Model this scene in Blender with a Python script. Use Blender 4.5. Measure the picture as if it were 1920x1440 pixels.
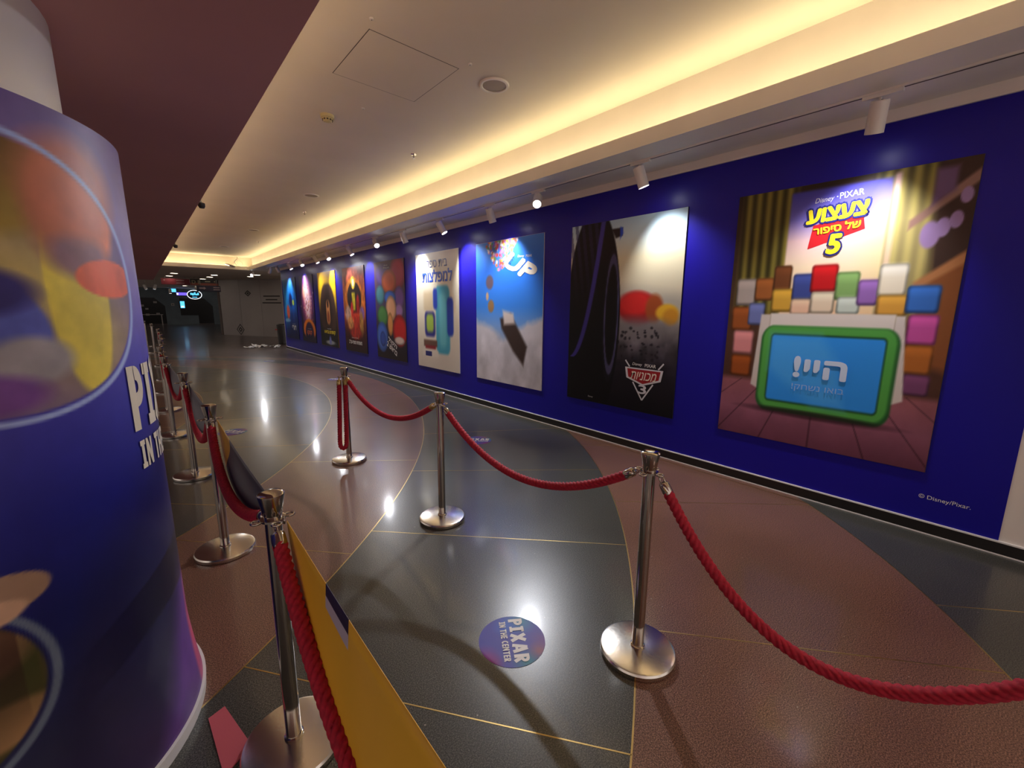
import bpy, math, random
import numpy as np
from mathutils import Matrix, Vector

random.seed(7); np.random.seed(7)
scene = bpy.context.scene
COL = scene.collection
for o in list(bpy.data.objects):
    bpy.data.objects.remove(o)

# ------------------------------------------------------------------ camera
cam_d = bpy.data.cameras.new('camera'); cam_d.sensor_width = 36.0; cam_d.lens = 36.0 * 795.0 / 1920.0
cam_d.clip_start = 0.02; cam_d.clip_end = 200
cam = bpy.data.objects.new('camera', cam_d); COL.objects.link(cam); scene.camera = cam
fw = Vector((0.646, 0.743, -0.176)).normalized()
rt = Vector((0.756, -0.655, 0.008)); rt = (rt - fw * rt.dot(fw)).normalized()
up = rt.cross(fw).normalized()
cam.matrix_world = Matrix(((rt.x, up.x, -fw.x, 0.0), (rt.y, up.y, -fw.y, 0.0), (rt.z, up.z, -fw.z, 1.55), (0, 0, 0, 1)))

# ------------------------------------------------------------------ world, exposure
w = bpy.data.worlds.new('world'); scene.world = w; w.use_nodes = True
w.node_tree.nodes['Background'].inputs[0].default_value = (1.0, 0.86, 0.80, 1)
w.node_tree.nodes['Background'].inputs[1].default_value = 0.85
vs = scene.view_settings
vs.view_transform = 'Standard'; vs.look = 'None'; vs.exposure = 0.12; vs.gamma = 1.0; vs.use_curve_mapping = False
COVE_W = 62.0        # watts of each long cove strip
COVE_COL = (1.0, 0.80, 0.47)
SPOT_W = 120.0        # watts of each track lamp
SPOT_COL = (0.93, 0.94, 1.0)

# ------------------------------------------------------------------ dimensions
WX = 4.047            # mural wall
ZS = 2.905            # soffit above the track
XF = 3.355            # cove fascia
ZL = 3.03             # cove lip top
ZC = 3.37             # cove ceiling
XB = 0.475            # edge of the dropped soffit
ZD = 2.39             # dropped soffit height
YF = 19.3             # far end of the cove
YN = -4.0             # behind the camera

# ------------------------------------------------------------------ materials
MATS = {}
def mat(name, col=(0.8, 0.8, 0.8), rough=0.5, metal=0.0, emit=None, estr=0.0, noise=None, bump=None, spec=None, coat=0.0):
    if name in MATS: return MATS[name]
    m = bpy.data.materials.new(name); m.use_nodes = True
    nt = m.node_tree; b = nt.nodes['Principled BSDF']
    b.inputs['Base Color'].default_value = (*col, 1); b.inputs['Roughness'].default_value = rough
    b.inputs['Metallic'].default_value = metal
    if spec is not None: b.inputs['Specular IOR Level'].default_value = spec
    if coat: b.inputs['Coat Weight'].default_value = coat; b.inputs['Coat Roughness'].default_value = 0.08
    if emit: b.inputs['Emission Color'].default_value = (*emit, 1); b.inputs['Emission Strength'].default_value = estr
    tc = nt.nodes.new('ShaderNodeTexCoord')
    if noise:      # (scale, amount)
        n = nt.nodes.new('ShaderNodeTexNoise'); n.inputs['Scale'].default_value = noise[0]; n.inputs['Detail'].default_value = 6
        nt.links.new(tc.outputs['Object'], n.inputs['Vector'])
        r = nt.nodes.new('ShaderNodeMapRange'); r.inputs[1].default_value = 0.3; r.inputs[2].default_value = 0.7
        r.inputs[3].default_value = 1 - noise[1]; r.inputs[4].default_value = 1 + noise[1]
        nt.links.new(n.outputs['Fac'], r.inputs[0])
        mx = nt.nodes.new('ShaderNodeVectorMath'); mx.operation = 'SCALE'; mx.inputs[0].default_value = col
        nt.links.new(r.outputs[0], mx.inputs['Scale']); nt.links.new(mx.outputs[0], b.inputs['Base Color'])
    if bump:       # (scale, strength)
        n = nt.nodes.new('ShaderNodeTexNoise'); n.inputs['Scale'].default_value = bump[0]; n.inputs['Detail'].default_value = 4
        nt.links.new(tc.outputs['Object'], n.inputs['Vector'])
        bp = nt.nodes.new('ShaderNodeBump'); bp.inputs['Strength'].default_value = bump[1]; bp.inputs['Distance'].default_value = 0.01
        nt.links.new(n.outputs['Fac'], bp.inputs['Height']); nt.links.new(bp.outputs[0], b.inputs['Normal'])
    MATS[name] = m
    return m

def terrazzo(name, base, chip_l, chip_d, rough):
    m = bpy.data.materials.new(name); m.use_nodes = True; nt = m.node_tree; b = nt.nodes['Principled BSDF']
    N = nt.nodes.new; L = nt.links.new
    geo = N('ShaderNodeNewGeometry')
    def ramp(fac, stops):
        r = N('ShaderNodeValToRGB'); e = r.color_ramp.elements
        e[0].position, e[0].color = stops[0][0], (*stops[0][1], 1); e[1].position, e[1].color = stops[1][0], (*stops[1][1], 1)
        for s in stops[2:]:
            k = e.new(s[0]); k.color = (*s[1], 1)
        L(fac, r.inputs[0]); return r.outputs[0]
    def noise(scale, detail=3, rough_=0.5):
        n = N('ShaderNodeTexNoise'); n.inputs['Scale'].default_value = scale; n.inputs['Detail'].default_value = detail
        n.inputs['Roughness'].default_value = rough_; L(geo.outputs['Position'], n.inputs['Vector']); return n.outputs['Fac']
    fine = ramp(noise(210, 2), [(0.36, chip_d), (0.65, chip_l), (0.5, base)])
    big = ramp(noise(1.6, 5), [(0.25, (0.85, 0.85, 0.85)), (0.75, (1.14, 1.14, 1.14))])
    mul = N('ShaderNodeMixRGB'); mul.blend_type = 'MULTIPLY'; mul.inputs[0].default_value = 1; L(fine, mul.inputs[1]); L(big, mul.inputs[2])
    # a few pale chips and crumbs
    v = N('ShaderNodeTexVoronoi'); v.inputs['Scale'].default_value = 14; L(geo.outputs['Position'], v.inputs['Vector'])
    chip = ramp(v.outputs['Distance'], [(0.035, (1, 1, 1)), (0.05, (0, 0, 0))])
    keep = ramp(noise(5, 1), [(0.56, (0, 0, 0)), (0.6, (1, 1, 1))])
    cm = N('ShaderNodeMixRGB'); cm.blend_type = 'MULTIPLY'; cm.inputs[0].default_value = 1; L(chip, cm.inputs[1]); L(keep, cm.inputs[2])
    mx = N('ShaderNodeMixRGB'); L(cm.outputs[0], mx.inputs[0]); L(mul.outputs[0], mx.inputs[1]); mx.inputs[2].default_value = (0.42, 0.38, 0.33, 1)
    L(mx.outputs[0], b.inputs['Base Color'])
    rr = N('ShaderNodeMath'); rr.operation = 'MULTIPLY_ADD'; L(noise(2.2, 2, 0.5), rr.inputs[0]); rr.inputs[1].default_value = rough * .2; rr.inputs[2].default_value = rough * .9; L(rr.outputs[0], b.inputs['Roughness'])
    bp = N('ShaderNodeBump'); bp.inputs['Strength'].default_value = 0.05; bp.inputs['Distance'].default_value = 0.004
    L(noise(9, 3), bp.inputs['Height']); L(bp.outputs[0], b.inputs['Normal'])
    b.inputs['Specular IOR Level'].default_value = 0.45; b.inputs['Coat Weight'].default_value = 0.3; b.inputs['Coat Roughness'].default_value = 0.10
    MATS[name] = m; return m

def attr_mat(name, rough=0.4, spec=0.5, bump=None):
    if name in MATS: return MATS[name]
    m = mat(name, (0.5, 0.5, 0.5), rough, spec=spec, bump=bump)
    a = m.node_tree.nodes.new('ShaderNodeAttribute'); a.attribute_name = 'Col'
    m.node_tree.links.new(a.outputs['Color'], m.node_tree.nodes['Principled BSDF'].inputs['Base Color'])
    return m

def lin(c):
    c = np.asarray(c, float); return np.where(c <= 0.04045, c / 12.92, ((c + 0.055) / 1.055) ** 2.4)
def s(r, g, b): return tuple(float(x) for x in lin((r / 255, g / 255, b / 255)))

terrazzo('terrazzo_red', (0.165, 0.078, 0.050), (0.33, 0.18, 0.13), (0.06, 0.024, 0.018), 0.33)
terrazzo('terrazzo_dark', (0.052, 0.053, 0.046), (0.13, 0.13, 0.112), (0.016, 0.016, 0.014), 0.31)
terrazzo('terrazzo_far', (0.075, 0.052, 0.045), (0.13, 0.09, 0.08), (0.035, 0.025, 0.02), 0.31)
mat('brass', (0.55, 0.40, 0.16), 0.32, 1.0)
mat('chrome', (0.47, 0.42, 0.37), 0.10, 1.0)
mat('steel_base', (0.68, 0.64, 0.58), 0.22, 1.0, bump=(60, 0.03))
mat('white_paint', (0.80, 0.76, 0.71), 0.55, noise=(2, 0.04))
mat('ceiling_paint', (0.76, 0.69, 0.58), 0.7, noise=(1.2, 0.04), bump=(6, 0.03))
mat('mauve_soffit', (0.66, 0.33, 0.33), 0.55, noise=(1.0, 0.06), bump=(5, 0.03))  # one muted mauve tone over the whole low ceiling
mat('mural_blue', (0.008, 0.005, 0.30), 0.36, noise=(0.8, 0.08), bump=(7, 0.10), spec=0.3)
mat('black_board', (0.012, 0.011, 0.011), 0.35)
mat('white_strip', (0.8, 0.8, 0.8), 0.4)
mat('rope_red', (0.42, 0.008, 0.032), 0.75, noise=(90, 0.25))
mat('vinyl_yellow', (0.95, 0.54, 0.04), 0.38, noise=(3, 0.06))
mat('vinyl_navy', (0.030, 0.020, 0.060), 0.42)
mat('vinyl_patch', (0.55, 0.5, 0.6), 0.4)
mat('lamp_white', (0.78, 0.76, 0.72), 0.45)
mat('lamp_lens', (0.9, 0.9, 0.9), 0.3, emit=(0.95, 0.96, 1.0), estr=22.0)
mat('led', (1, 0.9, 0.6), 0.5, emit=COVE_COL, estr=6.0)
mat('grille', (0.34, 0.27, 0.20), 0.6)
mat('detector_cream', (0.62, 0.55, 0.30), 0.5)
mat('slot_dark', (0.05, 0.035, 0.03), 0.6)
mat('letter_white', (0.80, 0.79, 0.76), 0.5)
mat('letter_cream', (0.78, 0.72, 0.60), 0.5)
mat('paper_edge', (0.75, 0.74, 0.74), 0.5)

# ------------------------------------------------------------------ mesh helpers
def tag(o, label=None, cat=None, group=None, kind=None):
    if label: o['label'] = label
    if cat: o['category'] = cat
    if group: o['group'] = group
    if kind: o['kind'] = kind
    return o
def empty(name, loc=(0, 0, 0), mtx=None, **k):
    o = bpy.data.objects.new(name, None); COL.objects.link(o); o.empty_display_size = 0.1
    if mtx is not None: o.matrix_world = mtx
    else: o.location = loc
    tag(o, **k); return o

class MB:
    def __init__(self): self.v = []; self.f = []; self.mi = []
    def add(self, vs_, fs, mi=0):
        n = len(self.v); self.v += [tuple(p) for p in vs_]; self.f += [[i + n for i in f] for f in fs]; self.mi += [mi] * len(fs); return self
    def box(self, x0, x1, y0, y1, z0, z1, mi=0):
        return self.add([(x0, y0, z0), (x1, y0, z0), (x1, y1, z0), (x0, y1, z0), (x0, y0, z1), (x1, y0, z1), (x1, y1, z1), (x0, y1, z1)],
                        [(3, 2, 1, 0), (4, 5, 6, 7), (0, 1, 5, 4), (1, 2, 6, 5), (2, 3, 7, 6), (3, 0, 4, 7)], mi)
    def lathe(self, prof, n=32, c=(0, 0, 0), mi=0, M=None):
        vs_, fs = [], []
        for r, z in prof:
            for i in range(n):
                a = 2 * math.pi * i / n; p = Vector((r * math.cos(a), r * math.sin(a), z))
                if M: p = M @ p
                vs_.append((p.x + c[0], p.y + c[1], p.z + c[2]))
        for k in range(len(prof) - 1):
            for i in range(n):
                j = (i + 1) % n; fs.append((k * n + i, k * n + j, (k + 1) * n + j, (k + 1) * n + i))
        if prof[0][0] > 1e-6: fs.append(tuple(range(n - 1, -1, -1)))
        if prof[-1][0] > 1e-6: fs.append(tuple((len(prof) - 1) * n + i for i in range(n)))
        return self.add(vs_, fs, mi)
    def tube(self, pts, r, n=10, mi=0, closed=False):
        pts = [Vector(p) for p in pts]; vs_, fs = [], []; m = len(pts); ref = None
        for k, p in enumerate(pts):
            a = pts[(k - 1) % m] if closed or k > 0 else pts[0]; b = pts[(k + 1) % m] if closed or k < m - 1 else pts[-1]
            t = (b - a).normalized()
            if ref is None:
                ref = t.cross(Vector((0, 0, 1)));
                if ref.length < 1e-3: ref = t.cross(Vector((1, 0, 0)))
            ref = (ref - t * ref.dot(t)).normalized(); bi = t.cross(ref); rr = r[k] if isinstance(r, (list, tuple)) else r
            for i in range(n):
                g = 2 * math.pi * i / n; q = p + (ref * math.cos(g) + bi * math.sin(g)) * rr; vs_.append(q)
        for k in range(m if closed else m - 1):
            for i in range(n):
                j = (i + 1) % n; k2 = (k + 1) % m; fs.append((k * n + i, k * n + j, k2 * n + j, k2 * n + i))
        if not closed: fs += [tuple(range(n - 1, -1, -1)), tuple((m - 1) * n + i for i in range(n))]
        return self.add(vs_, fs, mi)
    def torus(self, c, R, r, axis='z', n=16, k=8, mi=0, M=None):
        pts = []
        for i in range(n):
            a = 2 * math.pi * i / n; p = {'z': (R * math.cos(a), R * math.sin(a), 0), 'x': (0, R * math.cos(a), R * math.sin(a)), 'y': (R * math.cos(a), 0, R * math.sin(a))}[axis]
            p = Vector(p)
            if M: p = M @ p
            pts.append(p + Vector(c))
        return self.tube(pts, r, k, mi, closed=True)
    def build(self, name, mats, parent=None, smooth=False, auto=None, **k):
        me = bpy.data.meshes.new(name); me.from_pydata(self.v, [], self.f)
        for m in (mats if isinstance(mats, (list, tuple)) else [mats]): me.materials.append(MATS[m] if isinstance(m, str) else m)
        if any(self.mi): me.polygons.foreach_set('material_index', self.mi)
        if smooth: me.polygons.foreach_set('use_smooth', [True] * len(me.polygons))
        me.update()
        if auto: me.set_sharp_from_angle(angle=math.radians(auto))
        o = bpy.data.objects.new(name, me); COL.objects.link(o)
        if parent: o.parent = parent
        tag(o, **k); return o

def copy_tree(o, parent=None):
    c = o.copy(); COL.objects.link(c)
    if parent: c.parent = parent
    for ch in o.children: copy_tree(ch, c)
    return c

# ------------------------------------------------------------------ text as flat mesh
_TXT = {}
def text2d(body, bold=0.0, shear=0.0):
    key = (body, bold, shear)
    if key in _TXT: return _TXT[key]
    cu = bpy.data.curves.new('t', 'FONT'); cu.body = body; cu.size = 1.0; cu.offset = bold; cu.shear = shear; cu.resolution_u = 3
    cu.align_x = 'CENTER'
    o = bpy.data.objects.new('t', cu); COL.objects.link(o)
    dg = bpy.context.evaluated_depsgraph_get(); me = o.evaluated_get(dg).to_mesh()
    v = np.array([tuple(x.co)[:2] for x in me.vertices]); f = [tuple(p.vertices) for p in me.polygons]
    o.evaluated_get(dg).to_mesh_clear(); bpy.data.objects.remove(o); bpy.data.curves.remove(cu)
    x0, x1 = v[:, 0].min(), v[:, 0].max(); y0, y1 = v[:, 1].min(), v[:, 1].max()
    v = (v - [(x0 + x1) / 2, (y0 + y1) / 2]) / [(x1 - x0), (y1 - y0)]
    _TXT[key] = (v, f, (x1 - x0) / (y1 - y0)); return _TXT[key]
def put_text(mb, body, cx, cy, wd, ht, z, rot=0.0, bold=0.0, shear=0.0, mi=0, fn=None):
    """text filling a wd x ht box centred on cx, cy; ht None keeps the letters' own proportion"""
    v, f, asp = text2d(body, 0.0, shear)
    if ht is None: ht = wd / asp
    c_, s_ = math.cos(rot), math.sin(rot); b_ = bold * ht
    for k, (ox, oy) in enumerate([(0, 0)] + ([(b_ * math.cos(math.tau * i / 8), b_ * math.sin(math.tau * i / 8)) for i in range(8)] if bold else [])):
        P = v * [max(wd - 2 * b_, wd * .3), max(ht - 2 * b_, ht * .3)] + [ox, oy]; P = np.c_[P[:, 0] * c_ - P[:, 1] * s_ + cx, P[:, 0] * s_ + P[:, 1] * c_ + cy]; zz = z + k * .00006
        mb.add([(fn(p[0], p[1], zz) if fn else (p[0], p[1], zz)) for p in P], f, mi)
def heb(t): return t[::-1]

# slab lettering used on the wrap and the floor stickers, drawn in a unit-high box
def glyph(ch):
    Q = []; t = 0.27
    def bar(x0, y0, x1, y1, w_):
        dx, dy = x1 - x0, y1 - y0; l = math.hypot(dx, dy); nx, ny = -dy / l * w_ / 2, dx / l * w_ / 2
        Q.append([(x0 + nx, y0 + ny), (x0 - nx, y0 - ny), (x1 - nx, y1 - ny), (x1 + nx, y1 + ny)])
    def bowl(cx, cy, rx, ry, w_, a0, a1):
        n = 14
        for i in range(n):
            a, b = a0 + (a1 - a0) * i / n, a0 + (a1 - a0) * (i + 1) / n
            Q.append([(cx + rx * math.cos(a), cy + ry * math.sin(a)), (cx + (rx - w_) * math.cos(a), cy + (ry - w_) * math.sin(a)),
                      (cx + (rx - w_) * math.cos(b), cy + (ry - w_) * math.sin(b)), (cx + rx * math.cos(b), cy + ry * math.sin(b))])
    H = math.pi / 2
    if ch == 'P': w = .62; bar(t / 2, 0, t / 2, 1, t); bowl(.27, .68, .35, .32, .22, -H, H)
    if ch == 'I': w = .5; bar(w / 2, 0, w / 2, 1, t); bar(0, .09, w, .09, .18); bar(0, .91, w, .91, .18)
    if ch == 'X': w = .8; bar(.13, 0, .67, 1, .27); bar(.67, 0, .13, 1, .27)
    if ch == 'A': w = .8; bar(.13, 0, .36, 1, .26); bar(.67, 0, .44, 1, .26); bar(.2, .27, .6, .27, .18); bar(.3, .9, .5, .9, .2)
    if ch == 'R': w = .68; bar(t / 2, 0, t / 2, 1, t); bowl(.27, .70, .36, .30, .21, -H, H); bar(.3, .42, .54, 0, .26)
    if ch == 'N': w = .72; bar(.12, 0, .12, 1, .22); bar(.6, 0, .6, 1, .22); bar(.14, .92, .58, .08, .24)
    if ch == 'T': w = .62; bar(.31, 0, .31, 1, .24); bar(0, .9, .62, .9, .2)
    if ch == 'H': w = .68; bar(.12, 0, .12, 1, .23); bar(.56, 0, .56, 1, .23); bar(.2, .5, .5, .5, .2)
    if ch == 'E': w = .54; bar(.12, 0, .12, 1, .23); bar(.1, .1, .54, .1, .2); bar(.1, .5, .5, .5, .18); bar(.1, .9, .54, .9, .2)
    if ch == 'C': w = .6; bowl(.36, .5, .36, .5, .22, math.radians(50), math.radians(310))
    if ch == ' ': w = .26
    return Q, w
def slab_text(mb, body, x0, x1, y0, y1, fn, mi=0, sub=1):
    ws = [glyph(ch)[1] for ch in body]; gap = .1; tot = sum(ws) + gap * (len(body) - 1); x = 0; kq = 0
    for ch, wd in zip(body, ws):
        for q in glyph(ch)[0]:
            kq = (kq + 1) % 18; dz = kq * .00008
            P = [(x0 + (x + a) / tot * (x1 - x0), y0 + b * (y1 - y0)) for a, b in q]
            if sub == 1: mb.add([fn(p[0], p[1], dz) for p in P], [(0, 1, 2, 3)], mi)
            else:      # cut the quad across so that it follows a curved sheet
                for i in range(sub):
                    for j in range(sub):
                        def bl(a, b):
                            p0 = [P[0][k] + (P[3][k] - P[0][k]) * a for k in (0, 1)]; p1 = [P[1][k] + (P[2][k] - P[1][k]) * a for k in (0, 1)]
                            return fn(p0[0] + (p1[0] - p0[0]) * b, p0[1] + (p1[1] - p0[1]) * b, dz)
                        mb.add([bl(i / sub, j / sub), bl(i / sub, (j + 1) / sub), bl((i + 1) / sub, (j + 1) / sub), bl((i + 1) / sub, j / sub)], [(0, 1, 2, 3)], mi)
        x += wd + gap

# ------------------------------------------------------------------ printed pictures (colour per grid point)
class Art:
    def __init__(self, nx, ny, u=(0, 1), v=(0, 1)):
        self.nx, self.ny = nx, ny
        self.U, self.V = np.meshgrid(np.linspace(u[0], u[1], nx + 1), np.linspace(v[0], v[1], ny + 1))
        self.I = np.zeros((ny + 1, nx + 1, 3))
    def grad(self, stops, mask=None):
        st = sorted(stops); xs = [a for a, _ in st]; C = np.array([c for _, c in st], float) / 255
        g = np.stack([np.interp(self.V, xs, C[:, k]) for k in range(3)], -1)
        m = np.ones_like(self.U) if mask is None else mask
        self.I = self.I * (1 - m[..., None]) + g * m[..., None]; return self
    def mix(self, m, col, a=1.0):
        m = np.clip(m, 0, 1)[..., None] * a; self.I = self.I * (1 - m) + np.array(col) / 255.0 * m; return self
    def ell(self, cx, cy, rx, ry, col, soft=0.1, a=1.0, rot=0.0):
        c_, s_ = math.cos(rot), math.sin(rot); x, y = self.U - cx, self.V - cy
        d = np.sqrt(((x * c_ + y * s_) / rx) ** 2 + ((-x * s_ + y * c_) / ry) ** 2)
        return self.mix((1 - d) / soft + 0.5, col, a)
    def ring(self, cx, cy, rx, ry, wd, col, a=1.0, soft=0.02):
        d = np.sqrt(((self.U - cx) / rx) ** 2 + ((self.V - cy) / ry) ** 2); return self.mix((wd - np.abs(d - 1)) / soft + 0.5, col, a)
    def box(self, u0, u1, v0, v1, col, soft=0.008, a=1.0):
        m = np.clip((self.U - u0) / soft + .5, 0, 1) * np.clip((u1 - self.U) / soft + .5, 0, 1) * np.clip((self.V - v0) / soft + .5, 0, 1) * np.clip((v1 - self.V) / soft + .5, 0, 1)
        return self.mix(m, col, a)
    def rbox(self, u0, u1, v0, v1, r, col, soft=0.008, a=1.0):
        cx, cy, hx, hy = (u0 + u1) / 2, (v0 + v1) / 2, (u1 - u0) / 2, (v1 - v0) / 2
        qx, qy = np.maximum(np.abs(self.U - cx) - hx + r, 0), np.maximum(np.abs(self.V - cy) - hy + r, 0)
        return self.mix((r - np.sqrt(qx ** 2 + qy ** 2)) / soft + .5, col, a)
    def poly(self, pts, col, soft=0.01, a=1.0):
        m = np.full_like(self.U, 9.0); n = len(pts)
        ar = sum(pts[i][0] * pts[(i + 1) % n][1] - pts[(i + 1) % n][0] * pts[i][1] for i in range(n)); sg = 1 if ar > 0 else -1
        for i in range(n):
            (x0, y0), (x1, y1) = pts[i], pts[(i + 1) % n]; l = math.hypot(x1 - x0, y1 - y0)
            m = np.minimum(m, sg * ((x1 - x0) * (self.V - y0) - (y1 - y0) * (self.U - x0)) / l)
        return self.mix(m / soft + .5, col, a)
    def cloud(self, k=6, seed=0):
        r = np.random.RandomState(seed); f = np.zeros_like(self.U); amp = 1.0; tot = 0
        for o in range(4):
            n = k * 2 ** o; g = r.rand(n + 2, n + 2)
            x = (self.U - self.U.min()) / np.ptp(self.U) * n; y = (self.V - self.V.min()) / np.ptp(self.V) * n
            xi, yi = np.minimum(x.astype(int), n), np.minimum(y.astype(int), n); fx, fy = x - xi, y - yi; fx = fx * fx * (3 - 2 * fx); fy = fy * fy * (3 - 2 * fy)
            f += amp * ((g[yi, xi] * (1 - fx) + g[yi, xi + 1] * fx) * (1 - fy) + (g[yi + 1, xi] * (1 - fx) + g[yi + 1, xi + 1] * fx) * fy); tot += amp; amp *= .5
        return f / tot
    def grain(self, amt, k=20, seed=1):
        self.I *= (1 + amt * (self.cloud(k, seed)[..., None] - .5) * 2); return self
    def build(self, name, fn, m, parent):
        nx, ny = self.nx, self.ny; P = np.array([fn(a, b) for a, b in zip(self.U.ravel(), self.V.ravel())], dtype=np.float32)
        i = np.arange(nx)[None, :] + (np.arange(ny) * (nx + 1))[:, None]; i = i.ravel()
        F = np.stack([i, i + 1, i + nx + 2, i + nx + 1], 1)
        me = bpy.data.meshes.new(name); me.vertices.add(len(P)); me.vertices.foreach_set('co', P.ravel())
        me.loops.add(F.size); me.loops.foreach_set('vertex_index', F.ravel().astype(np.int32))
        me.polygons.add(len(F)); me.polygons.foreach_set('loop_start', np.arange(0, F.size, 4, dtype=np.int32))
        at = me.color_attributes.new('Col', 'FLOAT_COLOR', 'POINT')
        C = np.ones((len(P), 4), dtype=np.float32); C[:, :3] = lin(np.clip(self.I, 0, 1)).reshape(-1, 3); at.data.foreach_set('color', C.ravel())
        me.materials.append(m); me.update(calc_edges=True); me.polygons.foreach_set('use_smooth', [True] * len(F)); me.validate()
        o = bpy.data.objects.new(name, me); COL.objects.link(o); o.parent = parent; return o

# =================================================================== FLOOR
fl = MB().box(-12, 14, YN, 62, -0.10, -0.002).build('floor', 'terrazzo_far', kind='structure')
FC = np.array([-4.95, 8.95])
def hit(th, c, r):
    d = np.array([math.cos(th), math.sin(th)]); o = FC - np.array(c); b = o @ d; cc = o @ o - r * r; D = b * b - cc
    return None if D < 0 else -b + math.sqrt(D)
def R2(th): return max(hit(th, (-2.65, 7.31), 7.66) or 0, 9.3)
def R3(th):
    q = hit(th, (0.29, 3.91), 4.765); return max(q if q else 0, R2(th) + 0.35)
BND = [lambda t: 2.6, lambda t: 4.2, lambda t: 5.6, lambda t: 7.40, lambda t: 8.66, R2, R3, lambda t: max(R3(t) + 1.9, 13.0)]
RAD = math.radians
JT = [np.arange(-120, 91, 30), np.arange(-118, 91, 16), np.arange(-112 + 0.0, 91, 16), None, None, None, None]
JT[2] = np.concatenate([[-116], np.arange(-104, -33, 12) + 0, [-32.2], np.arange(-20.2, 91, 12)])
JT[3] = np.concatenate([np.arange(-118.8, -48, 11.8) , [-47.9, -36.6, -23.6], np.arange(-11.8, 91, 11.8)])
JT[4] = np.concatenate([np.arange(-115.5, -54, 7.7), [-53.7, -46.0, -38.6, -30.5], np.arange(-22.8, 91, 7.7)])
JT[5] = np.concatenate([np.arange(-112.4, -51, 7.8), [-50.2, -42.4], np.arange(-34.6, 91, 7.8)])
JT[6] = np.concatenate([np.arange(-110.4, -49, 7.8), [-48.05], np.arange(-40.2, 10, 7.8)])
BMAT = ['terrazzo_dark', 'terrazzo_red', 'terrazzo_dark', 'terrazzo_dark', 'terrazzo_red', 'terrazzo_dark', 'terrazzo_red', 'terrazzo_dark']
BANDM = ['terrazzo_dark', 'terrazzo_red', 'terrazzo_dark', 'terrazzo_red', 'terrazzo_dark', 'terrazzo_red', 'terrazzo_dark']
def clip(poly, f):
    out = []
    for i in range(len(poly)):
        a, b = poly[i], poly[(i + 1) % len(poly)]; da, db = f(a), f(b)
        if da >= 0: out.append(a)
        if (da >= 0) != (db >= 0):
            t = da / (da - db); out.append((a[0] + (b[0] - a[0]) * t, a[1] + (b[1] - a[1]) * t))
    return out
EDGES = [lambda p: WX - 0.001 - p[0], lambda p: p[0] + 3.0, lambda p: p[1] + 2.5, lambda p: 21.0 - p[1]]
def pol(r, t): return (FC[0] + r * math.cos(t), FC[1] + r * math.sin(t))
def slab(k, a0, a1):
    n = max(2, int(abs(a1 - a0) / 1.1)); ts = [RAD(a0 + (a1 - a0) * i / n) for i in range(n + 1)]
    P = [pol(BND[k](t), t) for t in ts] + [pol(BND[k + 1](t), t) for t in reversed(ts)]
    for e in EDGES:
        P = clip(P, e)
        if len(P) < 3: return
    A = 0.5 * sum(P[i][0] * P[(i + 1) % len(P)][1] - P[(i + 1) % len(P)][0] * P[i][1] for i in range(len(P)))
    if abs(A) < 0.01: return
    if A < 0: P = P[::-1]
    m = len(P)
    MB().add([(x, y, 0) for x, y in P] + [(x, y, -0.0019) for x, y in P], [tuple(range(m))] + [(i, i + m, (i + 1) % m + m, (i + 1) % m) for i in range(m)]
             ).build('terrazzo_slab', BANDM[k], fl)
def strip(pts, wd):
    pts = [p for p in pts if all(e(p) > 0 for e in EDGES)]
    if len(pts) < 2: return
    v, f = [], []
    for i, p in enumerate(pts):
        a, b = pts[max(i - 1, 0)], pts[min(i + 1, len(pts) - 1)]; d = math.hypot(b[0] - a[0], b[1] - a[1]); nx, ny = -(b[1] - a[1]) / d * wd / 2, (b[0] - a[0]) / d * wd / 2
        v += [(p[0] + nx, p[1] + ny, 0.0008), (p[0] - nx, p[1] - ny, 0.0008), (p[0] + nx, p[1] + ny, -0.0015), (p[0] - nx, p[1] - ny, -0.0015)]
        if i: q = 4 * (i - 1); f += [(q, q + 1, q + 5, q + 4), (q, q + 4, q + 6, q + 2), (q + 1, q + 3, q + 7, q + 5)]
    MB().add(v, f).build('brass_strip', 'brass', fl)
for k in range(7):
    J = JT[k]
    for a0, a1 in zip(J[:-1], J[1:]): slab(k, float(a0), float(a1))
    for a in J:
        t = RAD(float(a)); r0, r1 = BND[k](t), BND[k + 1](t); strip([pol(r0 + (r1 - r0) * i / 24, t) for i in range(25)], 0.0055)
for k in range(1, 7):
    strip([pol(BND[k](RAD(a)), RAD(a)) for a in np.arange(-112, 88, 0.75)], 0.007)

# =================================================================== WALLS
wr = MB().box(WX, WX + 0.30, YN, 17.55, 0.0, ZC + .1).build('wall_right', 'white_paint', kind='structure')
MB().box(WX - 0.003, WX, -0.163, 17.55, 0.094, 2.824).build('mural_sheet', 'mural_blue', wr, label='deep blue printed sheet covering the wall')
MB().box(WX - 0.004, WX + .3, 17.551, 17.575, 0.0, 2.86).build('corner_bead', 'white_strip', wr)
bb = MB().box(WX - 0.014, WX, YN, 17.55, 0.0, 0.084).build('baseboard_right', 'black_board', kind='structure')
MB().box(WX - 0.016, WX, YN, 17.55, 0.084, 0.094).build('white_edging', 'white_strip', bb, label='thin white strip along the top')
MB().box(WX - 0.018, WX - .014, YN, 17.55, 0.0, 0.008).build('floor_bead', 'paper_edge', bb)
MB().box(WX - 0.022, WX, YN, 17.55, 2.824, 2.838).box(WX - .012, WX, YN, 17.55, 2.838, ZS).build('trim_1', 'white_paint', kind='structure')
cp = MB()
put_text(cp, '© Disney/Pixar.', 0, 0, 0.255, None, 0.0)
cpo = cp.build('copyright_lettering', 'letter_white', wr)
cpo.matrix_world = Matrix(((0, 0, -1, WX - 0.0045), (-1, 0, 0, 0.109), (0, 1, 0, 0.262), (0, 0, 0, 1)))

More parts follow.
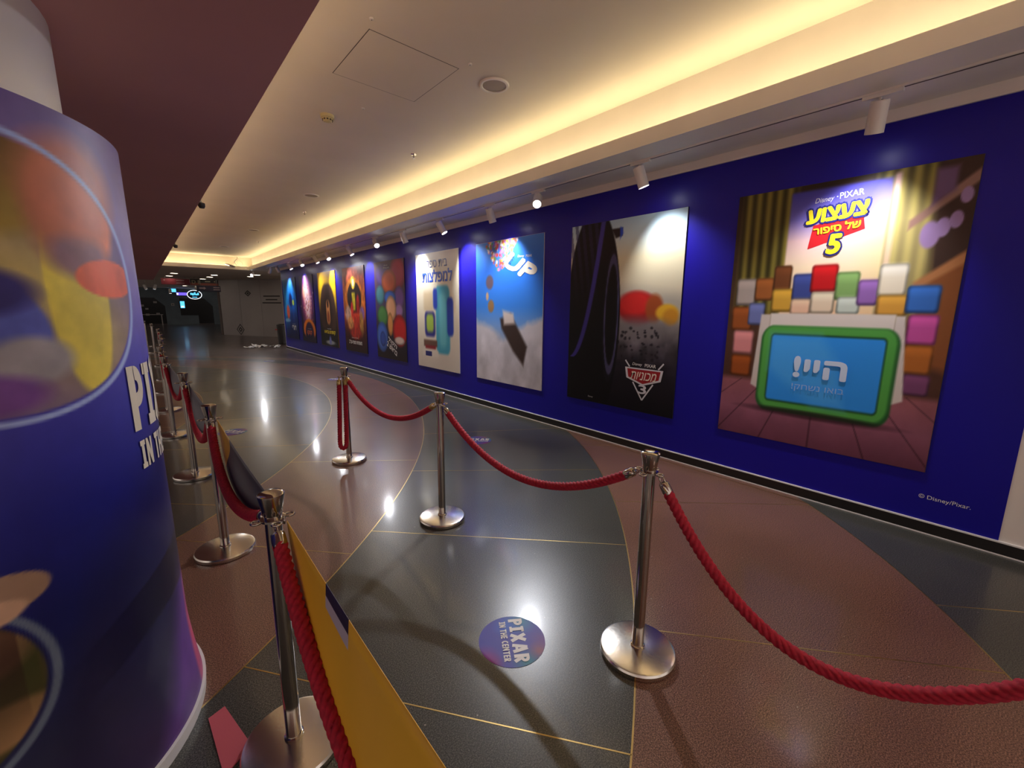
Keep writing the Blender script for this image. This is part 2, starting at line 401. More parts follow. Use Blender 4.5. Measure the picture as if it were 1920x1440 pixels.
MB().box(-12.2, -11.9, YN, 47, -.1, 4.2).build('wall_left', 'white_paint', kind='structure')

# =================================================================== CEILING
ce = MB().box(-0.1, XF + .35, YN, YF + .35, ZC, ZC + 0.12).build('ceiling', 'ceiling_paint', kind='structure')
MB().box(XF + 0.15, WX, YN, YF + .15, ZS, ZC).build('track_soffit', 'white_paint', ce)
MB().box(-4.0, XB, YN, 19.0, ZD, 2.42).box(-4.0, XB - .15, YN, 19.0, 2.42, ZC).build('dropped_soffit', 'mauve_soffit', ce, label='mauve low ceiling beside the pillar')
MB().box(XB - .03, XB, YN, 19.0, 2.42, 2.62).build('left_fascia', 'white_paint', ce)
MB().box(XF + .028, XF + .15, YN, YF + .028, ZS, ZL - .03).build('cove_shelf', 'white_paint', ce)
MB().box(XB, XF + .028, YF + .028, YF + .15, ZS, ZL - .031).build('cove_shelf', 'white_paint', ce)
MB().box(XF, XF + .028, YN, YF, ZS - .002, ZL).build('trim_2', 'white_paint', kind='structure')
MB().box(XB, XF + .028, YF, YF + .028, ZS - .002, ZL).build('trim_3', 'white_paint', kind='structure')
MB().box(-4, 14, YF + .15, 46, ZS, ZC - .001).build('far_ceiling', 'ceiling_paint', ce)
MB().box(WX, 14, 17.6, YF + .2, ZS, ZC).build('side_ceiling', 'ceiling_paint', ce)
ap = MB().box(1.365, 2.07, 3.045, 3.755, ZC - .0015, ZC + .01).build('access_panel', 'ceiling_paint', ce)
g = MB()
for a in ((1.36, 1.365, 3.04, 3.76), (2.07, 2.075, 3.04, 3.76), (1.36, 2.075, 3.04, 3.045), (1.36, 2.075, 3.755, 3.76)): g.box(a[0], a[1], a[2], a[3], ZC - .0008, ZC)
g.build('panel_gap', 'slot_dark', ap)

def cove(name, label, x, y, z, length, along, power, tilt):
    root = empty(name, (x, y, z), label=label, cat='light strip', group='cove light strips')
    m = MB()
    if along == 'Y': m.box(-.012, .012, -length / 2, length / 2, -.012, 0)
    else: m.box(-length / 2, length / 2, -.012, .012, -.012, 0)
    m.build('led_tape', 'led', root)
    d = bpy.data.lights.new('cove_glow', 'AREA'); d.shape = 'RECTANGLE'; d.size = 0.03; d.size_y = length; d.energy = power; d.color = COVE_COL
    o = bpy.data.objects.new('cove_glow', d); COL.objects.link(o); o.parent = root
    # area lights shine along local -Z; length runs along local Y
    zl = -Vector(tilt).normalized(); yl = Vector((0, 1, 0)) if along == 'Y' else Vector((1, 0, 0)); xl = yl.cross(zl).normalized()
    o.matrix_local = Matrix(((xl.x, yl.x, zl.x, 0), (xl.y, yl.y, zl.y, 0), (xl.z, yl.z, zl.z, .008), (0, 0, 0, 1)))
cove('cove_light_strip', 'long warm light strip hidden behind the cove lip above the blue wall', XF + .055, (YN + YF) / 2, ZL - .016, YF - YN - .2, 'Y', COVE_W, (-1.0, 0, 1))
cove('cove_light_strip', 'short warm light strip hidden behind the far cove lip', (XB + XF) / 2, YF + .055, ZL - .016, XF - XB - .1, 'X', COVE_W * .17, (0, -1.0, 1))
cove('cove_light_strip', 'long warm light strip hidden behind the mauve soffit edge', XB - .06, (YN + 19) / 2, 2.60, 22.6, 'Y', COVE_W * .6, (.25, 0, 1))

# =================================================================== TRACK LAMPS
tr = empty('lighting_track', (3.66, 6.5, ZS), label='slim white lighting track running along the soffit above the posters', cat='track')
MB().box(-.02, .02, -10.0, 11.2, -.012, 0).build('rail', 'white_paint', tr)
MB().box(-.007, .007, -10.0, 11.2, -.0128, -.0118).build('slot', 'slot_dark', tr)
def lamp(Y, d, label, on=1.0, X=3.66, ang=88, lens=True):
    root = empty('track_lamp', (X, Y, ZS - .012), label=label, cat='lamp', group='white track lamps')
    MB().box(-.016, .016, -.11, .09, -.022, 0).build('track_adapter', 'lamp_white', root)
    MB().tube([(0, 0, -.02), (0, 0, -.055), (.0, -.0, -.075)], .009, 10).build('stem', 'lamp_white', root, True)
    a = Vector(d).normalized(); q = Vector((0, 0, 1)).rotation_difference(a).to_matrix(); top = Vector((0, 0, -.075)) - a * .035
    L, R = .185, .05
    hs = MB().lathe([(.02, -.001), (R - .006, 0), (R, .006), (R, L), (R - .004, L), (R - .004, L - .02), (0.001, L - .021)], 28, top, 0, q).build('housing', 'lamp_white', root, True, 40)
    MB().lathe([(.006, -.0035), (.006, -.001)], 10, top + q @ Vector((.02, 0, 0)), 0, q).build('screw_hole', 'slot_dark', hs)
    MB().lathe([(.001, L - .016), (R - .006, L - .016), (R - .006, L - .018)], 24, top, 0, q).build('lens', 'lamp_lens' if lens else 'grille', hs, True, 40)
    if on > 0:
        sd = bpy.data.lights.new('lamp_beam', 'SPOT'); sd.energy = SPOT_W * on; sd.color = SPOT_COL; sd.spot_size = RAD(ang); sd.spot_blend = .9; sd.shadow_soft_size = .035
        so = bpy.data.objects.new('lamp_beam', sd); COL.objects.link(so); so.parent = root
        so.matrix_local = Matrix.Translation(top + a * (L + .012)) @ (Vector((0, 0, -1)).rotation_difference(a)).to_matrix().to_4x4()
LAMPS = [(.71, (.36, .12, -1), .62, 'nearest white track lamp, hanging above the poster with the green framed screen'),
         (2.43, (.32, -.22, -1), .5, 'white track lamp above the poster with the dark wheel'),
         (3.78, (-.72, -.66, -.80), 1.9, 'white track lamp glaring straight into the room, right of the sky poster'),
         (4.69, (.42, .02, -1), .8, 'white track lamp seen from behind above the blue sky poster'),
         (5.95, (.42, -.42, -1), .9, 'white track lamp with lit mouth just left of the sky poster'),
         (7.18, (.42, .02, -1), .8, 'white track lamp seen from behind above the cream poster'),
         (8.35, (-.15, -.95, -.75), .6, 'bright track lamp facing forward between the cream poster and the crowded colour poster'),
         (9.78, (.45, -.4, -1), .8, 'white track lamp with lit mouth above the crowded colour poster'),
         (11.25, (.15, -.75, -.85), .8, 'bright track lamp above the orange poster'),
         (12.2, (.45, -.35, -1), .8, 'white track lamp with lit mouth left of the orange poster'),
         (13.5, (.1, -.75, -.85), .8, 'bright track lamp above the yellow poster'),
         (14.8, (.45, -.35, -1), .8, 'white track lamp with lit mouth above the pink glow poster'),
         (16.3, (.42, .1, -1), .8, 'white track lamp seen from behind above the ocean blue poster'),
         (17.2, (-.3, .2, -.8), .8, 'last white track lamp at the far end of the blue wall')]
for Y, d, on, lab in LAMPS: lamp(Y, d, lab, on)
lamp(19.75, (-.4, -.75, -.5), 'single bright spot lamp on the dark ceiling beyond the blue wall', .6, 3.55)

# =================================================================== CEILING FITTINGS
def speaker(x, y, lab, r=.125):
    root = empty('ceiling_speaker', (x, y, ZC), label=lab, cat='speaker', group='round ceiling speakers')
    MB().lathe([(r - .03, -.004), (r - .022, -.012), (r - .006, -.012), (r, -.003), (r, 0)], 40).build('rim', 'white_paint', root, True, 40)
    MB().lathe([(.001, -.009), (r - .026, -.006), (r - .026, -.003)], 36).build('grille', 'grille', root, True, 40)
speaker(2.43, 3.05, 'nearest round ceiling speaker, beside the access panel')
speaker(2.37, 7.85, 'second round ceiling speaker from the camera')
speaker(2.31, 12.27, 'third round ceiling speaker from the camera')
speaker(2.22, 16.27, 'farthest round ceiling speaker')
sm = empty('smoke_detector', (1.58, 4.57, ZC), label='cream smoke detector on the ceiling', cat='detector')
MB().lathe([(.062, 0), (.062, -.028), (.052, -.03)], 28).build('base', 'detector_cream', sm, True, 40)
MB().lathe([(.048, -.03), (.048, -.036), (.04, -.052), (.02, -.062), (.001, -.064)], 28).build('cap', 'detector_cream', sm, True, 40)
for i in range(10):
    a = i * math.tau / 10; MB().box(-.008, .008, -.002, .002, -.05, -.038).build('vent', 'slot_dark', sm).matrix_local = Matrix.Translation((.0455 * math.cos(a), .0455 * math.sin(a), 0)) @ Matrix.Rotation(a + math.pi / 2, 4, 'Z')
def sprinkler(x, y, lab):
    root = empty('fire_sprinkler', (x, y, ZC), label=lab, cat='sprinkler', group='ceiling sprinklers')
    MB().lathe([(.034, 0), (.032, -.006), (.012, -.008)], 20).build('escutcheon', 'chrome', root, True, 40)
    MB().lathe([(.009, -.006), (.009, -.035), (.004, -.036), (.004, -.05), (.016, -.052), (.016, -.054)], 14).build('head', 'chrome', root, True, 40)
sprinkler(2.71, 4.96, 'nearest fire sprinkler on the white ceiling'); sprinkler(2.65, 9.26, 'middle fire sprinkler on the white ceiling'); sprinkler(2.78, 14.25, 'farthest fire sprinkler on the white ceiling')
for i, (x, y, lab) in enumerate([(1.78, 4.19, 'small screw cap between the smoke detector and the access panel'), (1.33, 2.93, 'small screw cap near the left corner of the access panel'), (2.1, 2.93, 'small screw cap between the access panel and the nearest speaker')]):
    r_ = empty('ceiling_screw_cap', (x, y, ZC), label=lab, cat='screw cap', group='ceiling screw caps')
    MB().lathe([(.016, 0), (.014, -.006), (.005, -.009), (.001, -.009)], 14).build('cap', 'lamp_white', r_, True, 40)
    MB().lathe([(.004, -.0095), (.0035, -.0105)], 8).build('recess', 'slot_dark', r_)
def cctv(y, lab):
    root = empty('security_camera', (XB, y, 2.47), label=lab, cat='camera', group='security cameras on the soffit edge')
    MB().box(0, .012, -.03, .03, -.03, .03).build('mount', 'lamp_white', root); MB().tube([(.01, 0, 0), (.04, 0, -.01), (.045, 0, -.03)], .008, 8).build('arm', 'lamp_white', root, True)
    MB().lathe([(.001, -.075), (.018, -.072), (.027, -.055), (.027, -.03), (.018, -.025)], 16, (.045, 0, 0)).build('dome', 'black_board', root, True, 50)
cctv(4.8, 'nearer black camera on the edge of the mauve soffit'); cctv(8.3, 'farther black camera on the edge of the mauve soffit')
dg = empty('loose_ceiling_disc', (2.75, 19.22, 3.03), label='loose white disc hanging on wires in the far corner of the cove', cat='ceiling fitting')
MB().lathe([(.001, .0), (.17, .0), (.18, .012), (.17, .03), (.001, .034)], 28, (0, 0, 0), 0, Matrix.Rotation(.25, 3, 'Y')).build('disc', 'lamp_white', dg, True, 40)
for i, (x, zz) in enumerate([(.13, .0), (.2, .02), (.28, -.06), (.36, .05)]):
    MB().tube([(x + .05 * math.sin(k * .7 + i), .02 * math.cos(k + i), .34 - (.34 - zz) * k / 8) for k in range(9)], .006, 6).build('wire', 'slot_dark' if i == 1 else 'lamp_white', dg, True)

# =================================================================== PILLAR WITH PRINTED WRAP
PC = (-.57, 2.05)
pl = empty('wrapped_pillar', (PC[0], PC[1], 0), label='thick round pillar wrapped in a purple and blue printed sheet', cat='pillar')
MB().lathe([(.455, 0), (.455, ZD)], 64).build('shaft', 'white_paint', pl, True, 40)
def wr_r(z): return .575 + .012 * (1 - z / 2.05) + .03 * max(0, 1 - z / .35) ** 1.5
def wrap(th, z, d=0.0):
    r = wr_r(z) + d; a = RAD(th); return (r * math.sin(a), -r * math.cos(a), z)
A = Art(300, 320, (-45, 125), (0.03, 2.05))
WG = [(.03, (78, 64, 90)), (.35, (48, 48, 78)), (.7, (18, 24, 88)), (1.0, (24, 28, 124)), (1.35, (72, 68, 172)), (1.6, (120, 112, 186)), (1.85, (128, 114, 168)), (2.05, (98, 82, 146))]
A.grad(WG)
A.poly([(40, .75), (85, 1.25), (120, 1.25), (60, .0), (20, .0)], (30, 22, 62), .25, .5)
A.poly([(52, .03), (78, .55), (120, .6), (120, .0)], (104, 62, 150), .25, .85)
ins = np.clip((1 - np.sqrt(((A.U - 33) / 39) ** 2 + ((A.V - 1.61) / .335) ** 2)) / .02 + .5, 0, 1)
keep0 = A.I.copy(); A.I = keep0 * 0 + np.array((84, 66, 140)) / 255
A.ell(30, 1.87, 26, .16, (66, 34, 26), .25).ell(52, 1.60, 9, .30, (206, 190, 84), .1).poly([(22, 1.80), (42, 1.78), (66, 1.46), (58, 1.36), (30, 1.52)], (214, 196, 80), .8)
A.ell(20, 1.66, 14, .13, (230, 166, 80), .12).ell(26, 1.47, 17, .16, (86, 94, 176), .08).ell(27, 1.58, 14, .06, (50, 44, 110), .4).ell(38, 1.41, 9, .06, (150, 146, 152), .4).ell(28, 1.33, 12, .05, (112, 70, 140), .5)
A.ell(55, 1.80, 12, .17, (214, 124, 84), .25).ell(47, 1.78, 6, .12, (150, 92, 70), .6, .7).ell(54, 1.68, 9, .06, (120, 96, 120), .6, .8).ell(63, 1.625, 12, .055, (222, 106, 70), .1)
A.grain(.12, 24, 3)
A.I = keep0 * (1 - ins[..., None]) + A.I * ins[..., None]
A.ell(55, 1.86, 14, .13, (188, 110, 84), .5, .75)
A.ring(33, 1.61, 40.5, .35, .02, (160, 180, 230), 1.0, .02)
ins = np.clip((1 - np.sqrt(((A.U - 3) / 26) ** 2 + ((A.V - .61) / .24) ** 2)) / .03 + .5, 0, 1)
keep0 = A.I.copy(); A.I = keep0 * 0 + np.array((78, 70, 40)) / 255
A.ell(18, .50, 14, .06, (182, 136, 96), .3).ell(16, .70, 12, .07, (150, 110, 84), .3).ell(2, .6, 12, .18, (120, 96, 60), .4).poly([(4, .56), (28, .66), (28, .62), (4, .50)], (52, 60, 26), .4).poly([(4, .66), (25, .70), (25, .66), (4, .61)], (48, 20, 20), .4)
A.I = keep0 * (1 - ins[..., None]) + A.I * ins[..., None]
A.ring(3, .61, 28, .265, .035, (116, 130, 146), .85, .03)
A.ell(22, .84, 11, .055, (158, 128, 108), .1).ell(20, .80, 8, .035, (196, 160, 134), .2)
A.poly([(80, .03), (84, .42), (125, .42), (125, .03)], (206, 84, 110), .5); A.grain(.05, 40, 4); A.I = np.clip(A.I * 1.12, 0, 1)
A.build('wrap_sheet', wrap, attr_mat('wrap_print', .46, .4, bump=(9, .06)), pl)
A = Art(60, 20, (125, 315), (0.03, 2.05)); A.grad(WG); A.build('wrap_sheet', wrap, MATS['wrap_print'], pl)
rim = MB().lathe([(wr_r(.03) + .004, .0), (wr_r(.03) + .008, .05), (wr_r(.03) - .006, .052)], 96).build('white_rim', 'white_strip', pl, True, 40)
MB().lathe([(wr_r(2.05) - .12, 2.045), (wr_r(2.05), 2.05)], 96).build('wrap_top', 'white_strip', pl)
lt = MB(); K = 180 / math.pi / .585
slab_text(lt, 'PIXAR', 63.0 * 1, 112.5, 1.148, 1.358, lambda a, b, d_: wrap(a, b, .003 + d_), 0, 3)
slab_text(lt, 'IN THE CENTER', 64.2, 111.0, 1.018, 1.112, lambda a, b, d_: wrap(a, b, .003 + d_), 0, 2)
lt.build('wrap_lettering', 'letter_cream', pl)
mat('pink_sheet', (0.55, .10, .13), .5)
fp = MB().add([(.045, 1.50, 0), (.135, 1.56, 0), (.085, 1.80, 0), (.03, 1.78, 0), (.045, 1.50, .004), (.135, 1.56, .004), (.085, 1.80, .004), (.03, 1.78, .004)],
              [(3, 2, 1, 0), (4, 5, 6, 7), (0, 1, 5, 4), (1, 2, 6, 5), (2, 3, 7, 6), (3, 0, 4, 7)]).build('floor_decal', 'pink_sheet')
tag(fp, 'pink sheet offcut on the floor at the foot of the pillar', 'sheet')

# =================================================================== POSTERS
PM = attr_mat('poster_print', .36, .28, bump=(14, .02))
PH = 2.07
def poster(Y0, Y1, lab, art, edge='paper_edge'):
    wd = Y0 - Y1
    M = Matrix(((0, 0, -1, WX - .0035), (-1, 0, 0, (Y0 + Y1) / 2), (0, 1, 0, .44), (0, 0, 0, 1)))
    root = empty('film_poster', mtx=M, label=lab, cat='poster', group='posters on the blue wall')
    MB().box(-wd / 2, wd / 2, 0, PH, 0, .010).build('board', edge, root)
    art.build('print', lambda u, v: ((u - .5) * (wd - .004), .002 + v * (PH - .004), .0112), PM, root)
    return root, wd
def tx(root, wd, items, z=.0125):
    """items: (text, u, v, width_u, height_v or None, material, rot deg, bold, shear)"""
    for i, (t, u, v, wu, hv, m, rot, bold, sh) in enumerate(items):
        mb = MB(); put_text(mb, t, (u - .5) * wd, v * PH, wu * wd, None if hv is None else hv * PH, z + .0007 * i, RAD(rot), bold, sh)
        mb.build('lettering', m, root)
mat('ink_yellow', s(250, 226, 40), .4); mat('ink_navy', s(30, 36, 110), .4); mat('ink_blue', s(42, 84, 190), .4); mat('ink_red', s(205, 30, 38), .4)
mat('ink_pale', s(205, 225, 250), .4); mat('ink_sky', s(150, 190, 240), .4); mat('ink_crimson', s(150, 18, 30), .4); mat('ink_silver', s(205, 205, 212), .35); mat('ink_gold', s(226, 170, 40), .4); mat('ink_orange', s(240, 120, 70), .4); mat('ink_dark', s(40, 40, 52), .4)

# --- nearest: room interior colours, green framed blue screen
a = Art(190, 270)
a.grad([(0, (104, 58, 78)), (.12, (142, 88, 108)), (.235, (150, 92, 100)), (.26, (78, 50, 40)), (.6, (72, 50, 34)), (1, (44, 34, 26))])
for i, x in enumerate(np.linspace(-1.3, 2.3, 15)): a.poly([(.5 + (x - .5) * 1.0, 0), (.5 + (x - .5) * 1.0 + .006, 0), (.5 + (x - .5) * .5 + .003, .245), (.5 + (x - .5) * .5, .245)], (40, 16, 26), .006, .8)
a.I *= (1 + .25 * (a.cloud(10, 5)[..., None] - .5))
for c0, wdt in ((.17, .14), (.80, .15)):
    m = np.clip((wdt - np.abs(a.U - c0)) / .03 + .5, 0, 1) * np.clip((a.V - .48) / .06, 0, 1)
    st = .5 + .5 * np.sin((a.U - c0) * 120 + 2 * a.V); a.I = a.I * (1 - m[..., None]) + m[..., None] * (np.array((128, 118, 52)) / 255 * (.45 + .6 * st[..., None]))
wm = np.clip((a.U - .275) / .012, 0, 1) * np.clip((.715 - a.U) / .012, 0, 1) * np.clip((a.V - .45) / .03, 0, 1) * np.clip((.985 - a.V) / .012, 0, 1)
a.grad([(.45, (240, 196, 150)), (.7, (246, 222, 186)), (.80, (226, 190, 190)), (.88, (120, 112, 196)), (.99, (62, 60, 160))], wm)
a.box(.715, .74, .45, .99, (226, 186, 196), .015, .9)
a.ell(.78, .72, .14, .22, (236, 216, 150), .9, .55)
a.poly([(.86, 1.01), (1.01, 1.01), (1.01, .55), (.90, .58)], (62, 46, 40), .03).poly([(.79, .83), (1.01, .97), (1.01, .93), (.79, .80)], (150, 116, 104), .012).poly([(.86, .98), (.93, .98), (.93, .91), (.86, .87)], (110, 84, 120), .02)
for (x, y, r_) in ((.87, .78, .035), (.91, .80, .025), (.95, .82, .022), (.97, .89, .02)): a.ell(x, y, r_, r_ * 1.2, (160, 132, 180), .3)
a.poly([(.86, .62), (1.01, .72), (1.01, .34), (.90, .36)], (136, 82, 46), .03).poly([(.84, .63), (1.01, .73), (1.01, .69), (.84, .60)], (176, 120, 76), .015)
# plain coloured shapes piled behind the screen
for (x, y, rx, ry, cl) in [(.09, .61, .055, .055, (176, 164, 156)), (.19, .62, .05, .045, (156, 92, 46)), (.08, .50, .06, .05, (150, 80, 36)), (.16, .52, .045, .045, (110, 120, 176)), (.10, .40, .06, .05, (214, 138, 138)), (.10, .30, .06, .045, (150, 76, 30)),
                           (.28, .66, .045, .05, (110, 64, 36)), (.29, .575, .055, .045, (206, 160, 60)), (.385, .625, .05, .05, (60, 74, 140)), (.385, .55, .05, .03, (232, 190, 160)), (.48, .655, .06, .05, (188, 28, 32)), (.485, .565, .055, .04, (226, 206, 178)), (.585, .625, .05, .05, (126, 164, 96)), (.60, .555, .05, .03, (196, 208, 196)), (.675, .60, .042, .045, (146, 104, 176)), (.765, .64, .055, .055, (230, 220, 196)), (.775, .555, .06, .035, (214, 158, 66)),
                           (.885, .575, .06, .045, (56, 110, 192)), (.90, .475, .055, .05, (196, 84, 160)), (.90, .375, .055, .05, (176, 104, 44)), (.91, .29, .05, .035, (120, 70, 110))]:
    a.rbox(x - rx, x + rx, y - ry, y + ry, .012, tuple(int(q * .55) for q in cl), .008).rbox(x - rx * .86, x + rx * .86, y - ry * .82, y + ry * .9, .012, cl, .012).rbox(x - rx * .86, x + rx * .86, y + ry * .45, y + ry * .9, .01, tuple(min(255, int(q * 1.25)) for q in cl), .03, .6)
a.poly([(.17, .225), (.24, .20), (.24, .52), (.19, .52)], (206, 196, 188), .008).poly([(.80, .52), (.835, .52), (.875, .23), (.80, .20)], (214, 206, 200), .008).box(.24, .80, .44, .525, (222, 214, 206), .008)
a.rbox(.205, .835, .125, .475, .06, (36, 92, 44), .01).rbox(.215, .822, .14, .475, .055, (84, 166, 74), .014).rbox(.255, .785, .165, .445, .02, (30, 74, 40), .008).rbox(.262, .778, .172, .438, .014, (50, 150, 244), .008)
a.poly([(.262, .30), (.262, .438), (.50, .438), (.58, .36), (.64, .172), (.5, .172)], (88, 180, 250), .05, .55)
a.ell(.5, .128, .34, .016, (36, 14, 22), .6, .6)
r, wd = poster(1.655, .225, 'largest nearest poster, with a green framed blue screen on a plum plank floor', a, 'ink_dark')
mb = MB(); q = [(-.5 + .385, .765), (-.5 + .625, .82), (-.5 + .61, .875), (-.5 + .40, .85)]
mb.add([(x * wd, y * PH, .0123) for x, y in q], [(0, 1, 2, 3)]); mb.build('red_banner', 'ink_red', r)
T5 = heb('צעצוע')
tx(r, wd, [('Disney', .437, .936, .085, .022, 'letter_white', 3, 0, .25), ('·', .492, .942, .006, .004, 'letter_white', 0, 0, 0), ('PIXAR', .552, .945, .10, .021, 'letter_white', 3, .012, 0),
           (T5, .497, .887, .29, .066, 'ink_navy', 4, .13, .1), (T5, .497, .887, .272, .052, 'ink_yellow', 4, .07, .1),
           (heb('של סיפור'), .505, .835, .205, .030, 'ink_yellow', 5, .04, 0), ('5', .503, .777, .082, .086, 'ink_navy', 0, .10, .1), ('5', .503, .777, .066, .072, 'ink_yellow', 0, .06, .1),
           (heb('היי!'), .515, .318, .25, .085, 'ink_pale', 0, .05, 0), (heb('בואו נשחק!'), .515, .236, .245, .030, 'ink_sky', 0, 0, 0)])

# --- dark wheel and hazy track colours
a = Art(140, 200)
a.grad([(0, (12, 10, 18)), (.25, (34, 30, 40)), (.38, (104, 98, 104)), (.5, (158, 152, 142)), (.62, (196, 186, 160)), (.8, (222, 212, 176)), (.9, (206, 220, 218)), (1, (176, 208, 226))])
cl = a.cloud(9, 11); m = np.clip((.48 - a.V) / .12, 0, 1) * np.clip((a.V - .12) / .1, 0, 1); a.I *= (1 + (m * (cl - .5) * 1.5)[..., None])
a.poly([(.42, .655), (1.01, .60), (1.01, .55), (.42, .55)], (150, 146, 140), .08, .6)
a.ell(.66, .54, .17, .085, (150, 26, 28), .3).ell(.64, .565, .14, .06, (196, 40, 38), .5).ell(.80, .54, .07, .07, (150, 70, 34), .4).ell(.90, .52, .085, .042, (214, 164, 44), .35).ell(.93, .50, .06, .04, (190, 132, 40), .5)
a.ell(.66, .43, .30, .06, (112, 106, 108), .9, .8)
rs = np.random.RandomState(3)
for i in range(60): x, y = .46 + .4 * rs.rand(), .25 + .2 * rs.rand(); a.ell(x, y, .006 + .008 * rs.rand(), .004 + .006 * rs.rand(), (26, 22, 28), .6, .8)
a.ell(.24, .46, .272, .62, (8, 8, 13), .03).poly([(-.1, -.1), (.40, -.1), (.40, .2), (-.1, .4)], (10, 9, 15), .1)
dd = np.sqrt(((a.U - .10) / .30) ** 2 + ((a.V - .78) / .62) ** 2)
tread = np.clip(.5 + 6 * np.sin(a.U * 95 + a.V * 22), 0, 1) * np.clip((.30 - a.U) / .02, 0, 1) * np.clip((a.V - .55) / .3, 0, 1); a.mix(tread * .55, (46, 44, 92))
a.poly([(.30, 1.0), (.345, 1.0), (.30, .70), (.20, .48), (.05, .29), (.0, .25), (.0, .30), (.16, .50), (.25, .70)], (78, 66, 176), .02, .0)
sx = .02 + .30 * np.sqrt(np.clip((a.V - .25) / .75, 0, 1)); a.mix(np.clip((.022 - np.abs(a.U - sx)) / .012 + .5, 0, 1) * (a.V > .25), (74, 64, 172), .85)
a.ell(.425, .49, .075, .36, (20, 19, 28), .05).ring(.43, .50, .062, .30, .09, (84, 82, 124), .8, .05).ell(.43, .50, .045, .25, (8, 8, 12), .1)
a.poly([(.40, .955), (.50, .955), (.50, .915), (.44, .905)], (40, 30, 34), .01).poly([(.475, .96), (.50, .955), (.505, .925), (.48, .90)], (44, 84, 210), .01)
r, wd = poster(3.56, 2.115, 'poster with a big dark wheel, a red and yellow blur and a red emblem', a, 'ink_dark')
def polys(name, pts, m, z):
    mb = MB(); mb.add([((u - .5) * wd, v * PH, z) for u, v in pts], [tuple(range(len(pts)))]); return mb.build(name, m, r)
def line(p, q_, wdt, m, z):
    (x0, y0), (x1, y1) = ((p[0] - .5) * wd, p[1] * PH), ((q_[0] - .5) * wd, q_[1] * PH); l = math.hypot(x1 - x0, y1 - y0); nx, ny = -(y1 - y0) / l * wdt / 2, (x1 - x0) / l * wdt / 2
    MB().add([(x0 + nx, y0 + ny, z), (x0 - nx, y0 - ny, z), (x1 - nx, y1 - ny, z), (x1 + nx, y1 + ny, z)], [(0, 1, 2, 3)]).build('emblem_line', m, r)
polys('emblem_edge', [(.585, .232), (.60, .175), (.745, .142), (.89, .175), (.905, .232)][::-1], 'ink_silver', .0122)
polys('emblem_field', [(.605, .225), (.617, .181), (.745, .151), (.873, .181), (.885, .225)][::-1], 'ink_crimson', .0126)
for p, q_ in (((.66, .155), (.745, .065)), ((.83, .155), (.745, .065)), ((.585, .268), (.625, .235)), ((.905, .268), (.865, .235))): line(p, q_, .016, 'ink_silver', .0124)
tx(r, wd, [('Disney', .69, .250, .085, .019, 'letter_white', 0, 0, .25), ('PIXAR', .80, .250, .09, .017, 'letter_white', 0, .012, 0), (heb('מכוניות'), .745, .192, .22, .042, 'letter_cream', 0, .012, .3), ('3', .745, .122, .07, .048, 'ink_silver', 0, .03, 0),
           ('Disney', .262, .030, .05, .011, 'ink_silver', 0, 0, 0)], .013)

# --- blue sky
a = Art(110, 150)
a.grad([(0, (190, 186, 192)), (.25, (176, 178, 190)), (.42, (110, 150, 206)), (.55, (52, 122, 210)), (.8, (40, 112, 216)), (1, (66, 134, 222))])
cl = a.cloud(5, 21); edge = .30 + .16 * np.abs(a.U - .45) * 2 + .12 * (cl - .5)
a.mix(np.clip((edge - a.V) / .05 + .5, 0, 1), (196, 192, 198)); a.I *= (1 + .16 * (np.clip((.4 - a.V) / .1, 0, 1) * (a.cloud(8, 4) - .5))[..., None] * 2)
rs = np.random.RandomState(5); pal = [(206, 70, 60), (226, 180, 70), (120, 90, 180), (220, 120, 170), (236, 226, 220), (70, 110, 190), (90, 150, 90), (196, 100, 60)]
for i in range(330):
    x, y = rs.rand() * .5 + .16, .80 + .21 * rs.rand()
    wdt = (y - .78) / .22 * .24 + .02
    if abs(x - .40) < wdt: a.ell(x, y, .016, .011, pal[rs.randint(8)], .5)
a.ell(.23, .72, .06, .05, (96, 80, 92), .4).ell(.19, .62, .022, .03, (180, 150, 120), .4).ell(.25, .55, .05, .045, (140, 106, 70), .4)
a.poly([(.40, .46), (.56, .50), (.80, .28), (.74, .12), (.60, .24), (.44, .34)], (58, 44, 40), .03).poly([(.44, .52), (.60, .50), (.62, .43), (.46, .42)], (200, 186, 178), .03)
r, wd = poster(5.51, 4.03, 'bright blue sky poster with pale clouds and a leaning white two letter title', a)
tx(r, wd, [('Disney', .70, .875, .09, .02, 'letter_white', -2, 0, .2), ('PIXAR', .81, .873, .08, .016, 'letter_white', -2, .01, 0), ('UP', .69, .81, .46, .12, 'letter_cream', -24, .075, .35), (heb('למעלה'), .545, .845, .15, .026, 'ink_dark', 42, 0, 0)])

# --- cream
a = Art(80, 110)
a.grad([(0, (216, 208, 196)), (.5, (226, 216, 190)), (1, (222, 214, 190))])
a.rbox(.18, .42, .50, .68, .04, (206, 186, 150), .05).rbox(.76, .92, .50, .64, .04, (214, 196, 166), .05).rbox(.48, .80, .14, .72, .07, (76, 166, 190), .03).rbox(.56, .72, .20, .66, .06, (112, 196, 208), .06).rbox(.74, .88, .30, .62, .05, (38, 64, 172), .03).rbox(.42, .52, .52, .70, .04, (40, 66, 170), .03)
a.rbox(.20, .46, .28, .50, .05, (44, 44, 130), .03).rbox(.24, .42, .32, .48, .05, (160, 188, 78), .04).rbox(.16, .50, .19, .25, .01, (110, 80, 66), .02).rbox(.20, .46, .17, .20, .01, (140, 34, 44), .02).rbox(.12, .52, .10, .16, .005, (226, 220, 206), .02)
r, wd = poster(7.43, 6.0, 'cream poster with blue lettering above a tall turquoise and a small green shape', a)
MB().box(-.30 * wd, -.14 * wd, .105 * PH, .148 * PH, .0112, .0125).build('caption_block', 'ink_navy', r)
